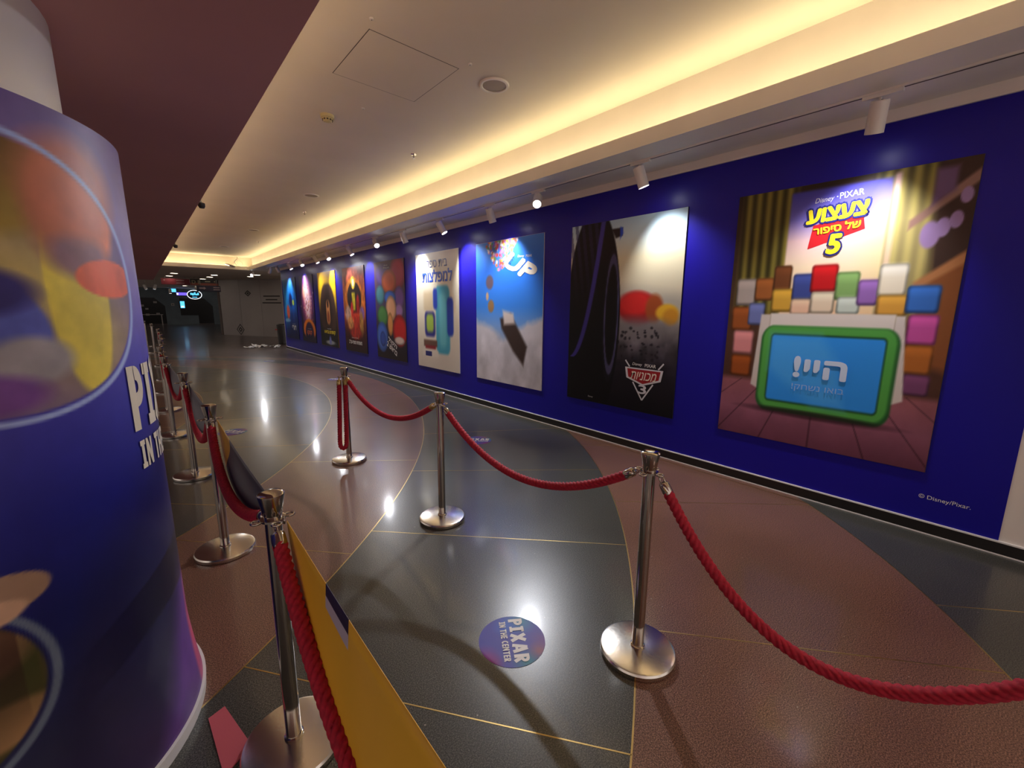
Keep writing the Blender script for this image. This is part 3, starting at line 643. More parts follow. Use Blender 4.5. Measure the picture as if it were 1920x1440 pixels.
tx(r, wd, [(heb('בית ספר'), .52, .905, .48, .062, 'ink_navy', 0, .01, 0), (heb('למפלצות'), .52, .805, .70, .105, 'ink_blue', 0, .03, 0)])

# --- crowded colour
a = Art(70, 100)
a.grad([(0, (28, 16, 22)), (.2, (34, 26, 40)), (.5, (70, 60, 90)), (1, (84, 50, 70))])
for (x, y, rx, ry, cl_) in [(.78, .86, .24, .16, (170, 44, 76)), (.30, .86, .25, .12, (96, 70, 140)), (.50, .79, .24, .12, (214, 98, 44)), (.18, .66, .15, .10, (70, 130, 140)), (.82, .63, .15, .11, (128, 88, 176)), (.80, .50, .12, .07, (176, 136, 200)), (.52, .63, .19, .07, (60, 110, 210)), (.54, .52, .17, .13, (240, 186, 140)), (.50, .36, .09, .12, (226, 160, 90)), (.24, .44, .18, .11, (78, 136, 70)), (.80, .30, .22, .16, (206, 34, 34)), (.78, .20, .16, .04, (226, 210, 200)), (.20, .22, .20, .16, (70, 110, 200)), (.22, .20, .10, .08, (50, 80, 170))]:
    a.ell(x, y, rx, ry, tuple(int(q * .6) for q in cl_), .15).ell(x, y + .006, rx * .86, ry * .86, cl_, .5)
r, wd = poster(9.33, 7.905, 'crowded poster of many bright overlapping coloured heads of paint', a, 'ink_dark')
r['label'] = 'crowded poster of overlapping orange, green, purple, blue and red rounds on dark ground'
tx(r, wd, [('Disney', .42, .955, .13, .016, 'letter_white', 0, 0, .2), ('PIXAR', .44, .932, .2, .016, 'letter_white', 0, .01, 0), (heb('הקול'), .55, .17, .30, .06, 'letter_white', -24, .04, 0), (heb('בראש 2'), .53, .115, .36, .055, 'letter_white', -24, .04, 0)])

# --- orange
a = Art(70, 100)
a.grad([(0, (34, 10, 14)), (.18, (60, 18, 18)), (.4, (150, 64, 40)), (.6, (190, 96, 40)), (.85, (180, 84, 56)), (1, (130, 66, 60))])
a.ell(.50, .64, .44, .24, (222, 128, 46), .08).ell(.52, .64, .32, .19, (30, 20, 24), .1).ell(.50, .82, .10, .075, (232, 200, 60), .15).ell(.50, .82, .05, .045, (240, 236, 190), .3).rbox(.42, .56, .50, .70, .01, (226, 206, 40), .04)
for (x, y, rx, ry, cl_) in [(.40, .50, .06, .10, (196, 40, 34)), (.68, .56, .07, .12, (176, 34, 34)), (.55, .36, .20, .12, (190, 52, 34)), (.20, .45, .14, .10, (196, 160, 140)), (.84, .46, .10, .08, (140, 100, 170)), (.30, .34, .14, .08, (206, 140, 80)), (.80, .34, .08, .14, (176, 130, 60)), (.52, .22, .26, .07, (170, 44, 30))]: a.ell(x, y, rx, ry, cl_, .5)
a.grain(.4, 16, 9)
r, wd = poster(11.32, 9.91, 'orange and bronze poster with a dark round opening and white title near the bottom', a, 'ink_dark')
tx(r, wd, [('Disney PIXAR', .47, .165, .3, .014, 'letter_white', 0, 0, 0), (heb('משפחת סופר-על 2'), .48, .115, .60, .05, 'letter_white', 0, .03, 0)])

# --- yellow
a = Art(70, 100)
a.grad([(0, (10, 9, 12)), (.2, (16, 13, 14)), (.45, (70, 52, 34)), (.6, (190, 150, 40)), (.8, (232, 186, 20)), (1, (206, 160, 40))])
a.rbox(.10, .92, -.2, .84, .34, (52, 34, 28), .04).rbox(.16, .86, -.2, .80, .3, (84, 56, 44), .2, .8).ell(.5, .50, .30, .26, (44, 28, 24), .6)
a.rbox(.42, .62, .30, .62, .08, (206, 140, 84), .04).ell(.52, .40, .06, .08, (140, 70, 40), .4).ell(.52, .57, .05, .05, (60, 36, 28), .4)
a.poly([(-.1, -.1), (1.1, -.1), (1.1, .2), (-.1, .22)], (10, 9, 12), .14).ell(.55, .05, .26, .03, (150, 156, 160), .6).ell(.55, .08, .06, .06, (110, 120, 190), .8)
r, wd = poster(13.34, 11.86, 'yellow topped poster with a big brown dome shape and yellow title', a, 'ink_gold')
tx(r, wd, [('Disney PIXAR', .52, .235, .22, .012, 'letter_white', 0, 0, 0), (heb('קופצים בראש'), .54, .185, .62, .055, 'ink_yellow', 0, .02, 0)])

# --- pink glow
a = Art(60, 90)
a.grad([(0, (30, 18, 60)), (.3, (40, 22, 70)), (.7, (52, 34, 110)), (1, (60, 52, 120))])
a.ell(.50, .60, .36, .34, (180, 80, 120), .9).ell(.42, .74, .22, .12, (246, 170, 140), .8).ell(.55, .58, .20, .28, (250, 210, 220), .9).ell(.46, .90, .06, .10, (196, 160, 240), .9)
rs = np.random.RandomState(8)
for i in range(90): x, y = .5 + .3 * rs.randn() * .6, .55 + .16 * rs.randn(); a.ell(x, y, .02, .014, [(250, 180, 120), (120, 50, 90), (250, 230, 220), (176, 60, 60)][rs.randint(4)], .6, .8)
a.ell(.55, .18, .44, .17, (230, 126, 40), .12).ell(.55, .13, .30, .17, (44, 22, 66), .2).poly([(-.1, -.1), (1.1, -.1), (1.1, .08), (-.1, .08)], (24, 16, 52), .08)
r, wd = poster(15.24, 13.82, 'dark purple poster with a pink white glow above an orange arch', a, 'ink_dark')
tx(r, wd, [('Disney PIXAR', .55, .20, .26, .012, 'letter_white', 0, 0, 0), (heb('קוקו'), .55, .135, .34, .075, 'ink_orange', 0, .03, 0)])

# --- ocean
a = Art(60, 90)
a.grad([(0, (14, 20, 70)), (.3, (18, 44, 110)), (.55, (14, 84, 170)), (.8, (24, 110, 190)), (1, (60, 96, 150))])
a.ell(.10, .6, .3, .4, (30, 150, 220), .9, .7).ell(.55, .64, .12, .11, (18, 30, 90), .4).ell(.74, .60, .07, .045, (170, 190, 60), .4).ell(.30, .44, .12, .12, (206, 90, 70), .4).ell(.2, .3, .2, .03, (120, 170, 210), .8)
a.grain(.25, 10, 6)
r, wd = poster(17.34, 15.7, 'ocean blue poster at the far end of the blue wall', a, 'ink_dark')
tx(r, wd, [('Disney PIXAR', .68, .245, .24, .012, 'letter_white', 0, 0, 0), (heb('דורי'), .68, .185, .30, .075, 'letter_white', 0, .03, 0)])

# =================================================================== FLOOR STICKERS
def sticker(x, y, dx, dy, lab, r=.157, scale=1.0):
    d = Vector((dx, dy, 0)).normalized(); u = Vector((-d.y, d.x, 0))
    M = Matrix(((d.x, u.x, 0, x), (d.y, u.y, 0, y), (0, 0, 1, 0.0012), (0, 0, 0, 1)))
    root = empty('floor_sticker', mtx=M, label=lab, cat='floor sticker', group='round floor stickers')
    A = Art(60, 16, (0, 360), (0.0001, 1))
    X, Y = A.V * np.cos(np.radians(A.U)), A.V * np.sin(np.radians(A.U))
    A.grad([(0, (84, 80, 176)), (1, (84, 80, 176))])
    for (cx, cy, rr, cl_) in ((-.75, .35, .6, (70, 150, 176)), (-.6, -.1, .5, (70, 110, 210)), (.8, -.75, .45, (156, 20, 90)), (.55, -.85, .5, (140, 60, 150)), (.85, .35, .55, (60, 140, 150)), (.1, .9, .5, (120, 80, 150)), (.5, .75, .4, (156, 100, 110))):
        A.mix(np.clip(1 - np.hypot(X - cx, Y - cy) / rr, 0, 1), cl_, 1.0)
    A.build('print', lambda t, q: (q * r * math.cos(RAD(t)), q * r * math.sin(RAD(t)), 0), attr_mat('sticker_print', .45, .2), root)
    l = MB(); slab_text(l, 'PIXAR', -.86 * r, .86 * r, -.02 * r, .42 * r, lambda p, q, d_: (p, q, .0008 + d_)); slab_text(l, 'IN THE CENTER', -.78 * r, .78 * r, -.32 * r, -.12 * r, lambda p, q, d_: (p, q, .0008 + d_))
    l.build('lettering', 'letter_white', root)
sticker(1.165, 1.325, -.14, -.215, 'nearest round blue floor sticker, on dark terrazzo between the rope rows')
sticker(2.88, 3.92, .75, -.66, 'round blue floor sticker partly behind the red rope')
sticker(.72, 6.13, .6, -.8, 'round blue floor sticker beside the left row of posts')
sticker(3.06, 9.38, .6, -.8, 'round floor sticker behind the farthest post of the right row')
sticker(2.68, 13.68, .6, -.8, 'farthest round floor sticker, out in the corridor')

# =================================================================== STANCHIONS
HT = .965
def make_post():
    root = empty('rope_stanchion', (0, 0, 0), cat='stanchion', group='chrome rope stanchions')
    b = MB().lathe([(.160, 0), (.166, .004), (.167, .022), (.162, .030), (.152, .033), (.05, .0365), (.034, .038)], 56).build('base', 'steel_base', root, True, 35)
    MB().lathe([(.032, .036), (.032, .044), (.027, .048)], 24).build('base_collar', 'chrome', b, True, 40)
    MB().lathe([(.0255, .036), (.0255, .872)], 28).build('pole', 'chrome', root, True, 60)
    rg = MB(); rg.lathe([(.030, .868), (.037, .870), (.037, .877), (.030, .879)], 24)
    rg.build('ring_plate', 'chrome', root, True, 40)
    for k in range(4):
        q = math.radians(90 * k + 0); MB().torus((.049 * math.cos(q), .049 * math.sin(q), .873), .0135, .0042, 'z', 14, 8).build('rope_eye', 'chrome', root, True)
    MB().lathe([(.0262, .872), (.0272, .886), (.0285, .890), (.0395, .953), (.0395, .958), (.034, .9625), (.018, .965), (.001, .9655)], 32).build('head', 'chrome', root, True, 40)
    return root
P0 = make_post()
RP = [(1.60, -.40), (1.558, .901), (1.539, 2.549), (1.465, 4.214)]
LP = [(.245, -.16), (.255, 1.469), (.255, 3.084), (.23, 4.718), (.16, 6.40), (.17, 8.02), (.23, 9.7), (.28, 11.4), (.31, 14.1), (.25, 18.2), (.10, 21.3)]
labs = ['chrome post at the near end of the right row, beyond the nearest one', 'nearest chrome post of the right row, beside the nearest floor sticker', 'middle chrome post of the right row, on dark terrazzo', 'farthest chrome post of the right row, with a rope folded down its side']
first = True
def place(p, lab, rz=0.0):
    global first
    o = P0 if first else copy_tree(P0); first = False
    o.location = (p[0], p[1], 0); o.rotation_euler = (0, 0, rz); o['label'] = lab; return o
for p, lab in list(zip(RP, labs))[1:] + list(zip(RP, labs))[:1]: place(p, lab)
labsL = ['chrome post at the near end of the left row, holding the yellow banner tail', 'nearest chrome post of the left row, holding the yellow banner', 'second chrome post of the left row, between two dark banners', 'third chrome post of the left row', 'fourth chrome post of the left row, beside the wrapped pillar', 'fifth chrome post of the left row', 'sixth chrome post of the left row', 'seventh chrome post of the left row', 'eighth chrome post of the left row, far down the corridor', 'ninth chrome post of the left row, far down the corridor', 'last chrome post of the left row, far down the corridor']
for p, lab in zip(LP, labsL): place(p, lab)

# =================================================================== ROPES
def rope(pts, lab, grp='red barrier ropes', R=.0205, ferr='chrome'):
    pts = [Vector(p) for p in pts]
    root = empty('barrier_rope', tuple(pts[0]), label=lab, cat='rope', group=grp); off = pts[0]
    # resample evenly
    seg = [(b - a_).length for a_, b in zip(pts[:-1], pts[1:])]; tot = sum(seg); N = int(tot / .0075); out = []; k = 0; acc = 0
    for i in range(N + 1):
        t = tot * i / N
        while k < len(seg) - 1 and acc + seg[k] < t: acc += seg[k]; k += 1
        out.append(pts[k].lerp(pts[k + 1], (t - acc) / seg[k]) - off)
    FE = int(.075 / tot * N); HK = int(.028 / tot * N)
    body = out[FE:N + 1 - FE]
    v, f, n, ref = [], [], 28, None; m = len(body)
    for i, p in enumerate(body):
        t = (body[min(i + 1, m - 1)] - body[max(i - 1, 0)]).normalized()
        if ref is None: ref = t.cross(Vector((1, 0, 0)))
        ref = (ref - t * ref.dot(t)).normalized(); bi = t.cross(ref)
        for j in range(n):
            g_ = math.tau * j / n; ph = 4 * (g_ - math.tau * i * tot / N / .10); rr = R * (.58 + .52 * abs(math.cos(ph / 2)) ** .6)
            v.append(p + (ref * math.cos(g_) + bi * math.sin(g_)) * rr)
    for i in range(m - 1):
        for j in range(n): f.append((i * n + j, i * n + (j + 1) % n, (i + 1) * n + (j + 1) % n, (i + 1) * n + j))
    MB().add(v, f).build('cord', 'rope_red', root, True)
    for e in (0, 1):
        pp = out if e == 0 else out[::-1]
        fe = MB().tube([pp[HK], pp[HK + 1], pp[(HK + FE) // 2], pp[FE], pp[FE + 1]], [.012, .0205, .0215, .0215, .020], 16).build('ferrule', ferr, root, True, 50)
        t = (pp[HK] - pp[0]).normalized(); s_ = t.cross(Vector((0, 0, 1)));
        if s_.length < .1: s_ = Vector((1, 0, 0))
        s_.normalize(); u_ = s_.cross(t)
        lk = [pp[0] + t * (.015 - .019 * math.cos(a_)) + u_ * (.010 * math.sin(a_)) for a_ in np.linspace(0, math.tau, 14, endpoint=False)]
        MB().tube(lk, .0036, 8, closed=True).build('hook', ferr, fe, True)
def sag(p, q, d, n=60, bulge=0.0):
    out = []
    for i in range(n + 1):
        t = i / n; out.append((p[0] + (q[0] - p[0]) * t + bulge * 4 * t * (1 - t), p[1] + (q[1] - p[1]) * t, p[2] + (q[2] - p[2]) * t - d * 4 * t * (1 - t)))
    return out
E_ = .052; ZR = .868
def span(a_, b, d, lab, dx=0.0, bulge=0.0, ferr='chrome'): rope(sag((a_[0] + dx, a_[1] - E_, ZR), (b[0] + dx, b[1] + E_, ZR), d, bulge=bulge), lab, ferr=ferr)
span(RP[1], RP[0], .485, 'red twisted rope in the right foreground, running out of the picture')
span(RP[2], RP[1], .275, 'red twisted rope between the middle and nearest posts of the right row')
span(RP[3], RP[2], .235, 'red twisted rope between the two farther posts of the right row', ferr='brass')
x, y = RP[3]
lp = [(x - .052, y + .0, ZR), (x - .060, y - .01, .80), (x - .068, y - .01, .6), (x - .078, y - .01, .4), (x - .086, y - .01, .24)]
lp += [(x - .055 + .031 * math.cos(a_), y - .012, .19 + .045 * math.sin(a_)) for a_ in np.linspace(math.pi, math.tau, 9)]
lp += [(x - .026, y - .035, .3), (x - .028, y - .06, .5), (x - .018, y - .058, .72), (x - .004, y - .052, ZR)]
rope(lp, 'red rope folded double, hanging beside the farthest right row post', ferr='brass')
span(LP[1], LP[0], .27, 'red twisted rope below the yellow banner', -.004, -.015)
span(LP[2], LP[1], .175, 'red twisted rope between the nearest two posts of the left row', -.004, -.03)
span(LP[3], LP[2], .30, 'red twisted rope between the second and third posts of the left row', .0, .0)
span(LP[4], LP[3], .26, 'red twisted rope between the third and fourth posts of the left row')
span(LP[5], LP[4], .26, 'red twisted rope between the fourth and fifth posts of the left row')
span(LP[6], LP[5], .26, 'red twisted rope between the fifth and sixth posts of the left row')
span(LP[7], LP[6], .26, 'red twisted rope between the sixth and seventh posts of the left row')
span(LP[8], LP[7], .30, 'red twisted rope between the seventh and eighth posts of the left row')

# =================================================================== BANNERS
def banner(a_, b, hmax, yfrac, lab, x_off=.03, patch=None, dz=0.0, slant=.02):
    P, Q = Vector((a_[0] + x_off, a_[1] - .045, .872)), Vector((b[0] + x_off, b[1] + .045, .872)); n, m = 48, 8
    root = empty('barrier_banner', tuple(P), label=lab, cat='banner', group='vinyl banners on the left row')
    v, f, mi = [], [], []
    for i in range(n + 1):
        t = i / n; h = .012 + hmax * min(1, (math.sin(math.pi * min(max(t, 0), 1))) ** .75 * 1.05); top = P.lerp(Q, t) - P + Vector((0, 0, -.02 * math.sin(math.pi * t) + dz * math.sin(math.pi * t)))
        for j in range(m + 1):
            q = j / m; v.append((top.x + .018 * math.sin(math.pi * t) * math.sin(q * 5 + .6) * q - slant * q * math.sin(math.pi * t), top.y, top.z - h * q))
    for i in range(n):
        for j in range(m):
            f.append((i * (m + 1) + j, i * (m + 1) + j + 1, (i + 1) * (m + 1) + j + 1, (i + 1) * (m + 1) + j)); k = 0 if i / n < yfrac else 1
            if patch and patch[0] <= i / n < patch[1] and j < patch[2]: k = 1 if j < 1 else 2
            mi.append(k)
    mb = MB(); mb.add(v, f); mb.mi = mi
    o = mb.build('vinyl_sheet', ['vinyl_yellow', 'vinyl_navy', 'vinyl_patch'], root, True)
    md = o.modifiers.new('thickness', 'SOLIDIFY'); md.thickness = .0015
    for e, t in ((0, 0.0), (1, 1.0)):
        c_ = (P.lerp(Q, t) - P); MB().torus((c_.x - .006, c_.y + (.012 if e == 0 else -.012), c_.z), .011, .0028, 'x', 14, 6).build('clip_ring', 'chrome', root, True)
banner(LP[1], LP[0], .30, .75, 'yellow vinyl banner in the near foreground', patch=(.24, .34, 2), slant=.045)
banner(LP[2], LP[1], .17, .28, 'banner with a yellow end, hanging between the nearest two posts of the left row')
banner(LP[3], LP[2], .20, 0.0, 'dark navy banner between the second and third posts of the left row')
banner(LP[4], LP[3], .20, 0.0, 'dark navy banner between the third and fourth posts of the left row')
banner(LP[5], LP[4], .22, .9, 'yellow banner between the fourth and fifth posts of the left row')
banner(LP[6], LP[5], .20, 0.0, 'dark banner between the fifth and sixth posts of the left row')
banner(LP[7], LP[6], .20, .3, 'banner with a yellow end between the sixth and seventh posts of the left row')

# =================================================================== FAR END OF THE CORRIDOR
mat('facade', (.10, .13, .145), .55, noise=(1.5, .15)); mat('hoarding', (.27, .245, .235), .28, noise=(.7, .08)); mat('dark_in', (.008, .008, .009), .6); mat('diamond_ink', (.012, .008, .008), .6)
mat('sign_red', (.16, .012, .022), .5); mat('sign_black', (.015, .014, .012), .5); mat('sign_navy', (.014, .012, .035), .5); mat('sign_orange', (.28, .06, .03), .5)
mat('glow_cyan', (.2, .6, .9), .5, emit=(.10, .55, .95), estr=1.4); mat('glow_white', (.9, .9, .9), .5, emit=(.85, .92, 1), estr=1.6); mat('glow_violet', (.2, .15, .8), .5, emit=(.16, .10, .85), estr=1.3)
mat('downlight_lens', (.9, .9, .9), .5, emit=(1, .86, .66), estr=2.6); mat('dull_metal', (.35, .33, .3), .35, .8); mat('wood_dark', (.06, .035, .025), .45)
YS = 44.0
wf = MB().box(-12, 14, YS + 3.2, YS + 3.4, -.1, ZC).build('wall_far', 'dark_in', kind='structure')
def facade(poly, name): # polygon in x,z extruded in y
    n = len(poly); MB().add([(x, YS, z) for x, z in poly] + [(x, YS + .25, z) for x, z in poly], [tuple(range(n)), tuple(range(2 * n - 1, n - 1, -1))] + [((i + 1) % n, i, i + n, (i + 1) % n + n) for i in range(n)]).build(name, 'facade', wf)
facade([(-12, 2.15), (6, 2.15), (6, ZS), (-12, ZS)], 'facade_header'); facade([(1.62, 0), (2.55, 0), (2.55, 2.15), (1.62, 2.15)], 'facade_pier'); facade([(4.75, 0), (6, 0), (6, 2.15), (4.75, 2.15)], 'facade_pier'); facade([(-12, 0), (-.5, 0), (-.5, 2.15), (-12, 2.15)], 'facade_pier')
facade([(1.0, 2.15), (1.62, 1.5), (1.62, 2.15)], 'facade_corner'); facade([(4.2, 2.15), (4.75, 1.5), (4.75, 2.15)], 'facade_corner'); facade([(2.55, 0), (3.7, 0), (3.7, .75), (2.55, .75)], 'counter_front')
rs = np.random.RandomState(2)
for i in range(9):
    x, z = -.2 + 1.6 * rs.rand(), .7 + 1.2 * rs.rand(); wv = .06 + .1 * rs.rand()
    r_ = empty('display_item', (x, YS + 1.2, z), label='small pale item shown in the dark left shop window', cat='item', group='items in the dark shop window')
    MB().box(-wv, wv, -.04, .04, 0, wv * 1.3).build('card', 'dull_metal', r_); MB().box(-wv * .7, wv * .7, -.046, -.041, wv * .25, wv).build('face', 'hoarding', r_)
sh = empty('window_shelf', (.5, YS + 1.0, .0), label='pale ledge in the dark left shop window', cat='shelf'); MB().box(-.9, .95, -.1, .5, .78, .83).build('board', 'hoarding', sh)
for x in (-.8, .85): MB().box(x - .03, x + .03, 0, .1, 0, .78).build('leg', 'dull_metal', sh)
def ysign(name, lab, x0, x1, z0, z1, Y, m, dep=.08):
    r_ = empty(name, ((x0 + x1) / 2, Y, z0), label=lab, cat='sign'); MB().box(-(x1 - x0) / 2, (x1 - x0) / 2, 0, dep, 0, z1 - z0).build('panel', m, r_)
    for sx in (-.35, .35): MB().tube([(sx * (x1 - x0), .04, z1 - z0), (sx * (x1 - x0), .04, max(ZS - z0, z1 - z0 + .02))], .012, 6).build('hanger', 'dull_metal', r_, True)
    return r_
def stext(r_, t, x, z, wd, ht, m, bold=0.0, y=-.004):
    mb = MB(); put_text(mb, t, x, z, wd, ht, 0, 0, bold, 0, 0, lambda a_, b, c_: (a_, y - c_, b)); mb.build('lettering', m, r_)
mat('sign_dim', (.35, .25, .25), .5); mat('sign_cream', (.42, .38, .22), .5)
r_ = ysign('hanging_sign', 'dark red hanging direction sign', .93, 2.0, 2.52, 2.80, 26, 'sign_red')
MB().add([(-.46, -.005, .20), (-.40, -.005, .24), (-.40, -.005, .16)], [(0, 2, 1)]).build('arrow', 'sign_dim', r_)
for z_, wv in ((.20, .30), (.08, .30)): MB().box(.02, .02 + wv, -.006, -.001, z_ - .018, z_ + .018).build('text_line', 'sign_dim', r_)
r_ = ysign('hanging_sign', 'black and orange hanging sign with large letters D and E', 2.02, 3.12, 2.53, 2.82, 26, 'sign_black')
MB().box(-.55, .55, -.012, -.002, 0, .11).build('orange_band', 'sign_orange', r_); stext(r_, 'D', -.42, .15, .15, .17, 'sign_cream', .02, -.016); stext(r_, 'E', -.20, .15, .12, .17, 'sign_cream', .02, -.016)
MB().box(.03, .24, -.014, -.01, .16, .21).build('text_line', 'sign_cream', r_); MB().add([(.38, -.014, .19), (.44, -.014, .23), (.44, -.014, .15)], [(0, 2, 1)]).build('arrow', 'sign_cream', r_)
r_ = ysign('hanging_sign', 'dark navy hanging sign with a pale arrow pointing right', 2.20, 3.15, 2.22, 2.50, 25.5, 'sign_navy')
MB().add([(-.38, -.005, .13), (-.20, -.005, .13), (-.20, -.005, .09), (-.11, -.005, .16), (-.20, -.005, .23), (-.20, -.005, .19), (-.38, -.005, .19)], [(0, 1, 2, 3, 4, 5, 6)]).build('arrow', 'sign_dim', r_)
for z_ in (.10, .20): MB().box(.18, .44, -.006, -.001, z_ - .022, z_ + .022).build('text_line', 'sign_dim', r_)
def glow(name, lab, x0, x1, z0, z1, Y, m, parts=()):
    r_ = empty(name, ((x0 + x1) / 2, Y, z0), label=lab, cat='sign'); MB().box(-(x1 - x0) / 2 - .03, (x1 - x0) / 2 + .03, .01, .1, -.03, z1 - z0 + .03).build('case', 'dark_in', r_); MB().box(-(x1 - x0) / 2, (x1 - x0) / 2, 0, .012, 0, z1 - z0).build('lit_face', m, r_); return r_
glow('lit_sign', 'small cyan lit sign under the red hanging sign', 2.0, 2.42, 2.60, 2.86, YS - .12, 'glow_cyan')
r_ = glow('lit_sign', 'violet lit strip sign left of the oval sign', 2.42, 3.10, 2.36, 2.58, YS - .12, 'glow_violet'); MB().box(-.33, -.22, -.004, 0, .04, .18).build('white_square', 'glow_white', r_)
r_ = empty('oval_sign', (3.58, YS - .15, 2.43), label='oval shop sign with a white lit outline and blue lettering', cat='sign')
mb = MB(); n = 40; ov = lambda k, sc: (sc * .48 * math.cos(math.tau * k / n), 0, sc * .35 * math.sin(math.tau * k / n)); mb.add([ov(k, 1.06) for k in range(n)], [tuple(range(n))]); mb.add([(p[0], .08, p[2]) for p in [ov(k, 1.06) for k in range(n)]], [tuple(range(n - 1, -1, -1))]); mb.build('back', 'dark_in', r_)
mb = MB(); mb.tube([(p[0], -.02, p[2]) for p in [ov(k, 1.0) for k in range(n)]], .022, 6, 0, True); mb.build('outline', 'glow_white', r_)
for i, (x, z, wv, hv) in enumerate([(-.22, .06, .05, .16), (-.10, .03, .06, .18), (.03, .08, .05, .22), (.14, .01, .05, .12), (.24, .06, .05, .18), (.0, -.2, .16, .05)]): MB().box(x - wv, x + wv, -.02, -.005, z - hv / 2, z + hv / 2).build('lit_stroke', 'glow_cyan', r_)
r_ = empty('menu_screen', (2.72, YS - .1, 1.35), label='tall cyan menu screen at the shop counter', cat='screen'); MB().box(-.16, .16, 0, .06, -.02, .56).build('case', 'dark_in', r_); MB().box(-.14, .14, -.006, 0, .0, .54).build('screen', 'glow_cyan', r_); MB().box(-.09, .09, -.01, -.006, .06, .16).build('white_block', 'glow_white', r_); MB().box(-.02, .02, .06, .1, 0, .5).build('bracket', 'dull_metal', r_)
r_ = empty('wall_speaker', (2.1, YS, 1.52), label='small square speaker on the shop pier', cat='speaker'); MB().box(-.1, .1, -.06, 0, 0, .2).build('case', 'dull_metal', r_); MB().lathe([(.06, -.001), (.05, -.004), (.001, -.002)], 16, (0, -.061, .1), 0, Matrix.Rotation(math.pi / 2, 3, 'X')).build('cone', 'dark_in', r_)
# downlights
for i, (x, y) in enumerate([(1.3, 23.5), (1.24, 25.8), (2.72, 23.5), (2.73, 25.2), (2.66, 27.4), (2.58, 37.6), (4.09, 23.3), (4.1, 21.9), (5.3, 22.2), (2.0, 31.5), (3.6, 31.0)]):
    r_ = empty('downlight', (x, y, ZS), label='round downlight in the dark far ceiling', cat='downlight', group='downlights in the far ceiling')
    r_['label'] = 'round downlight in the dark far ceiling, ' + ['front of the left pair', 'rear of the left pair', 'front of the middle three', 'second of the middle three', 'rear of the middle three', 'farthest, near the shop signs', 'above the left part of the hoarding', 'nearest to the single bright spot lamp', 'rightmost, beside the blue wall end', 'left of the distant two', 'right of the distant two'][i]
    MB().lathe([(.13, -.001), (.14, -.012), (.15, -.012), (.155, 0)], 24).build('trim_ring', 'white_paint', r_, True, 40); MB().lathe([(.001, -.008), (.128, -.008)], 24).build('lens', 'downlight_lens', r_)
# cluster of small spots by the soffit end
for i, (x, z) in enumerate([(.35, 2.42), (.72, 2.44), (1.28, 2.25), (2.35, 2.42)]):
    r_ = empty('hanging_spot', (x, 27.5, z), label=['leftmost small white spot hanging at the far end', 'second small white spot hanging at the far end', 'lowest small white spot hanging at the far end', 'small white spot hanging in front of the oval sign'][i], cat='lamp', group='small hanging spots at the far end')
    MB().tube([(0, 0, .1), (0, 0, ZS - z)], .01, 6).build('rod', 'dull_metal', r_, True); MB().lathe([(.03, .12), (.06, .10), (.06, -.12), (.05, -.12)], 14, (0, 0, 0), 0, Matrix.Rotation([-.3, .3, 0, -.6][i], 3, 'Y')).build('can', 'lamp_white', r_, True, 40)
    MB().lathe([(.001, -.121), (.05, -.121)], 12, (0, 0, 0), 0, Matrix.Rotation([-.3, .3, 0, -.6][i], 3, 'Y')).build('lens', 'glow_white', r_)
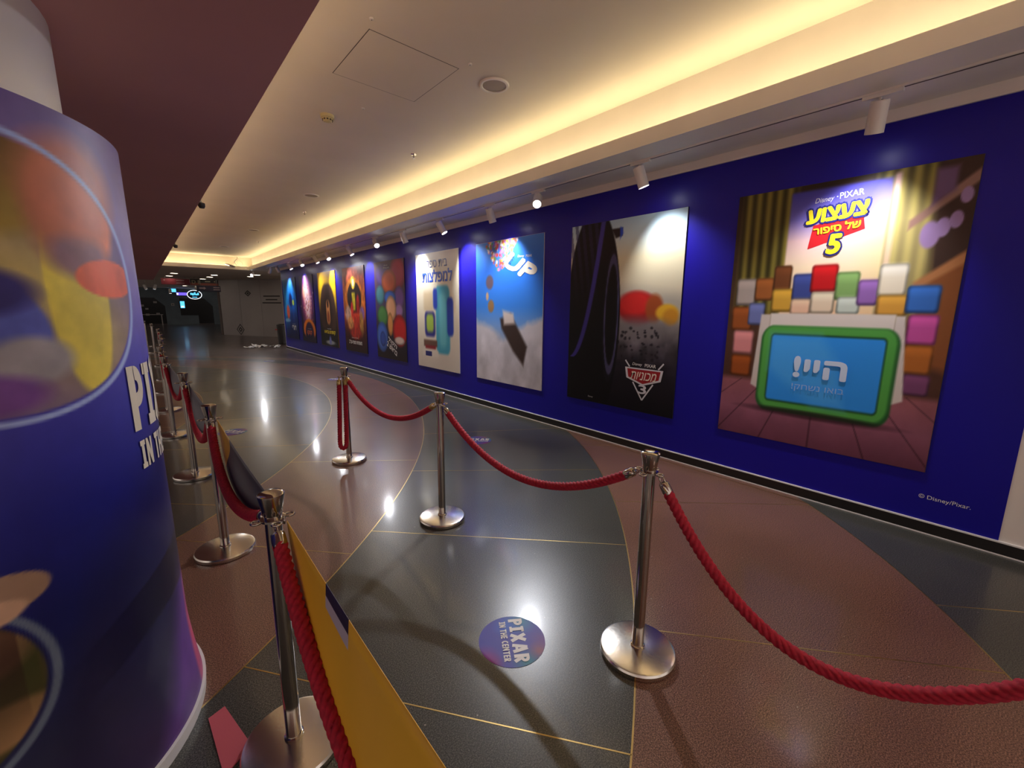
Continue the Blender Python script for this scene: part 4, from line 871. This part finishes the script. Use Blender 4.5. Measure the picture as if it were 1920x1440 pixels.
# hoarding
A0, A1 = Vector((3.36, 27.84, 0)), Vector((6.9, 21.08, 0)); dv = (A1 - A0); Lh = dv.length; dv.normalize(); nv = Vector((dv.y, -dv.x, 0)) * -1
if nv.y > 0: nv = -nv
hm = Matrix(((dv.x, nv.x, 0, A0.x), (dv.y, nv.y, 0, A0.y), (0, 0, 1, 0), (0, 0, 0, 1)))
ho = empty('hoarding', mtx=hm, label='grey shop hoarding with dark diamond motifs beyond the blue wall', cat='hoarding'); npn = 5
for k in range(npn): MB().box(k * Lh / npn + .006, (k + 1) * Lh / npn - .006, -.05, 0, .0, ZS - .01).build('panel', 'hoarding', ho)
MB().box(0, Lh, -.09, -.055, 0, ZS - .01).build('backing', 'dark_in', ho); MB().box(-.16, -.0, -.12, .02, 0, ZS - .01).build('end_post', 'wood_dark', ho)
def diamond(cx, cz, hx, hz, rings):
    for (o_, i_) in rings:
        mb = MB(); P = [(cx, cz + hz), (cx + hx, cz), (cx, cz - hz), (cx - hx, cz)]; v = []
        for sc in (o_, i_): v += [(cx + (p[0] - cx) * sc, .003, cz + (p[1] - cz) * sc) for p in P]
        mb.add(v, [(i, (i + 1) % 4, (i + 1) % 4 + 4, i + 4) for i in range(4)]); mb.build('diamond_motif', 'diamond_ink', ho)
diamond(1.35, .32, .30, .30, [(1, .78), (.5, .2)]); diamond(2.15, 2.2, .24, .16, [(1, .6), (.4, .05)])
for z_, x0, x1 in ((2.05, 3.25, 4.4), (1.88, 3.4, 4.2), (1.72, 3.15, 4.45)): MB().box(x0, x1, 0, .004, z_ - .03, z_ + .03).build('text_band', 'diamond_ink', ho)
# bin
bn = empty('waste_bin', (4.42, 19.7, 0), label='black waste bin standing behind the end of the blue wall', cat='bin'); MB().lathe([(.15, 0), (.17, .02), (.2, .74), (.19, .75), (.17, .70), (.001, .68)], 24).build('body', 'black_board', bn, True, 40); MB().lathe([(.205, .74), (.205, .80), (.15, .83), (.14, .80)], 24).build('rim', 'black_board', bn, True, 40)
mat('handle_red', (.3, .02, .02), .5); MB().box(-.26, -.19, -.05, .05, .58, .63).build('red_tab', 'handle_red', bn)
# sheets of paper dropped on the floor at the wall end
rs = np.random.RandomState(4)
for i, (x, y, sz, rot) in enumerate([(3.02, 18.45, .20, .3), (3.42, 18.25, .19, -.2), (3.84, 18.45, .19, .6), (3.40, 18.85, .24, .1), (3.80, 17.95, .13, 1.0)]):
    A = Art(10, 8); hgt = A.cloud(3, 30 + i); r_ = empty('crumpled_sheet', (x, y, .002), label=['leftmost crumpled white sheet on the floor near the bin', 'front crumpled white sheet on the floor near the bin', 'crumpled white sheet against the end of the blue wall', 'rearmost and largest crumpled white sheet near the bin', 'small crumpled white scrap at the corner of the blue wall'][i], cat='sheet', group='crumpled sheets at the wall end')
    A.grad([(0, (170, 166, 160)), (1, (196, 192, 186))]); o = A.build('paper', lambda u, v: ((u - .5) * 2 * sz, (v - .5) * 1.3 * sz, .012 + .22 * abs(float(hgt[min(int(v * 8 + .5), 8), min(int(u * 10 + .5), 10)]) - .42)), attr_mat('paper_print', .6, .3), r_); o.rotation_euler = (0, 0, rot); o.data.polygons.foreach_set('use_smooth', [False] * len(o.data.polygons))
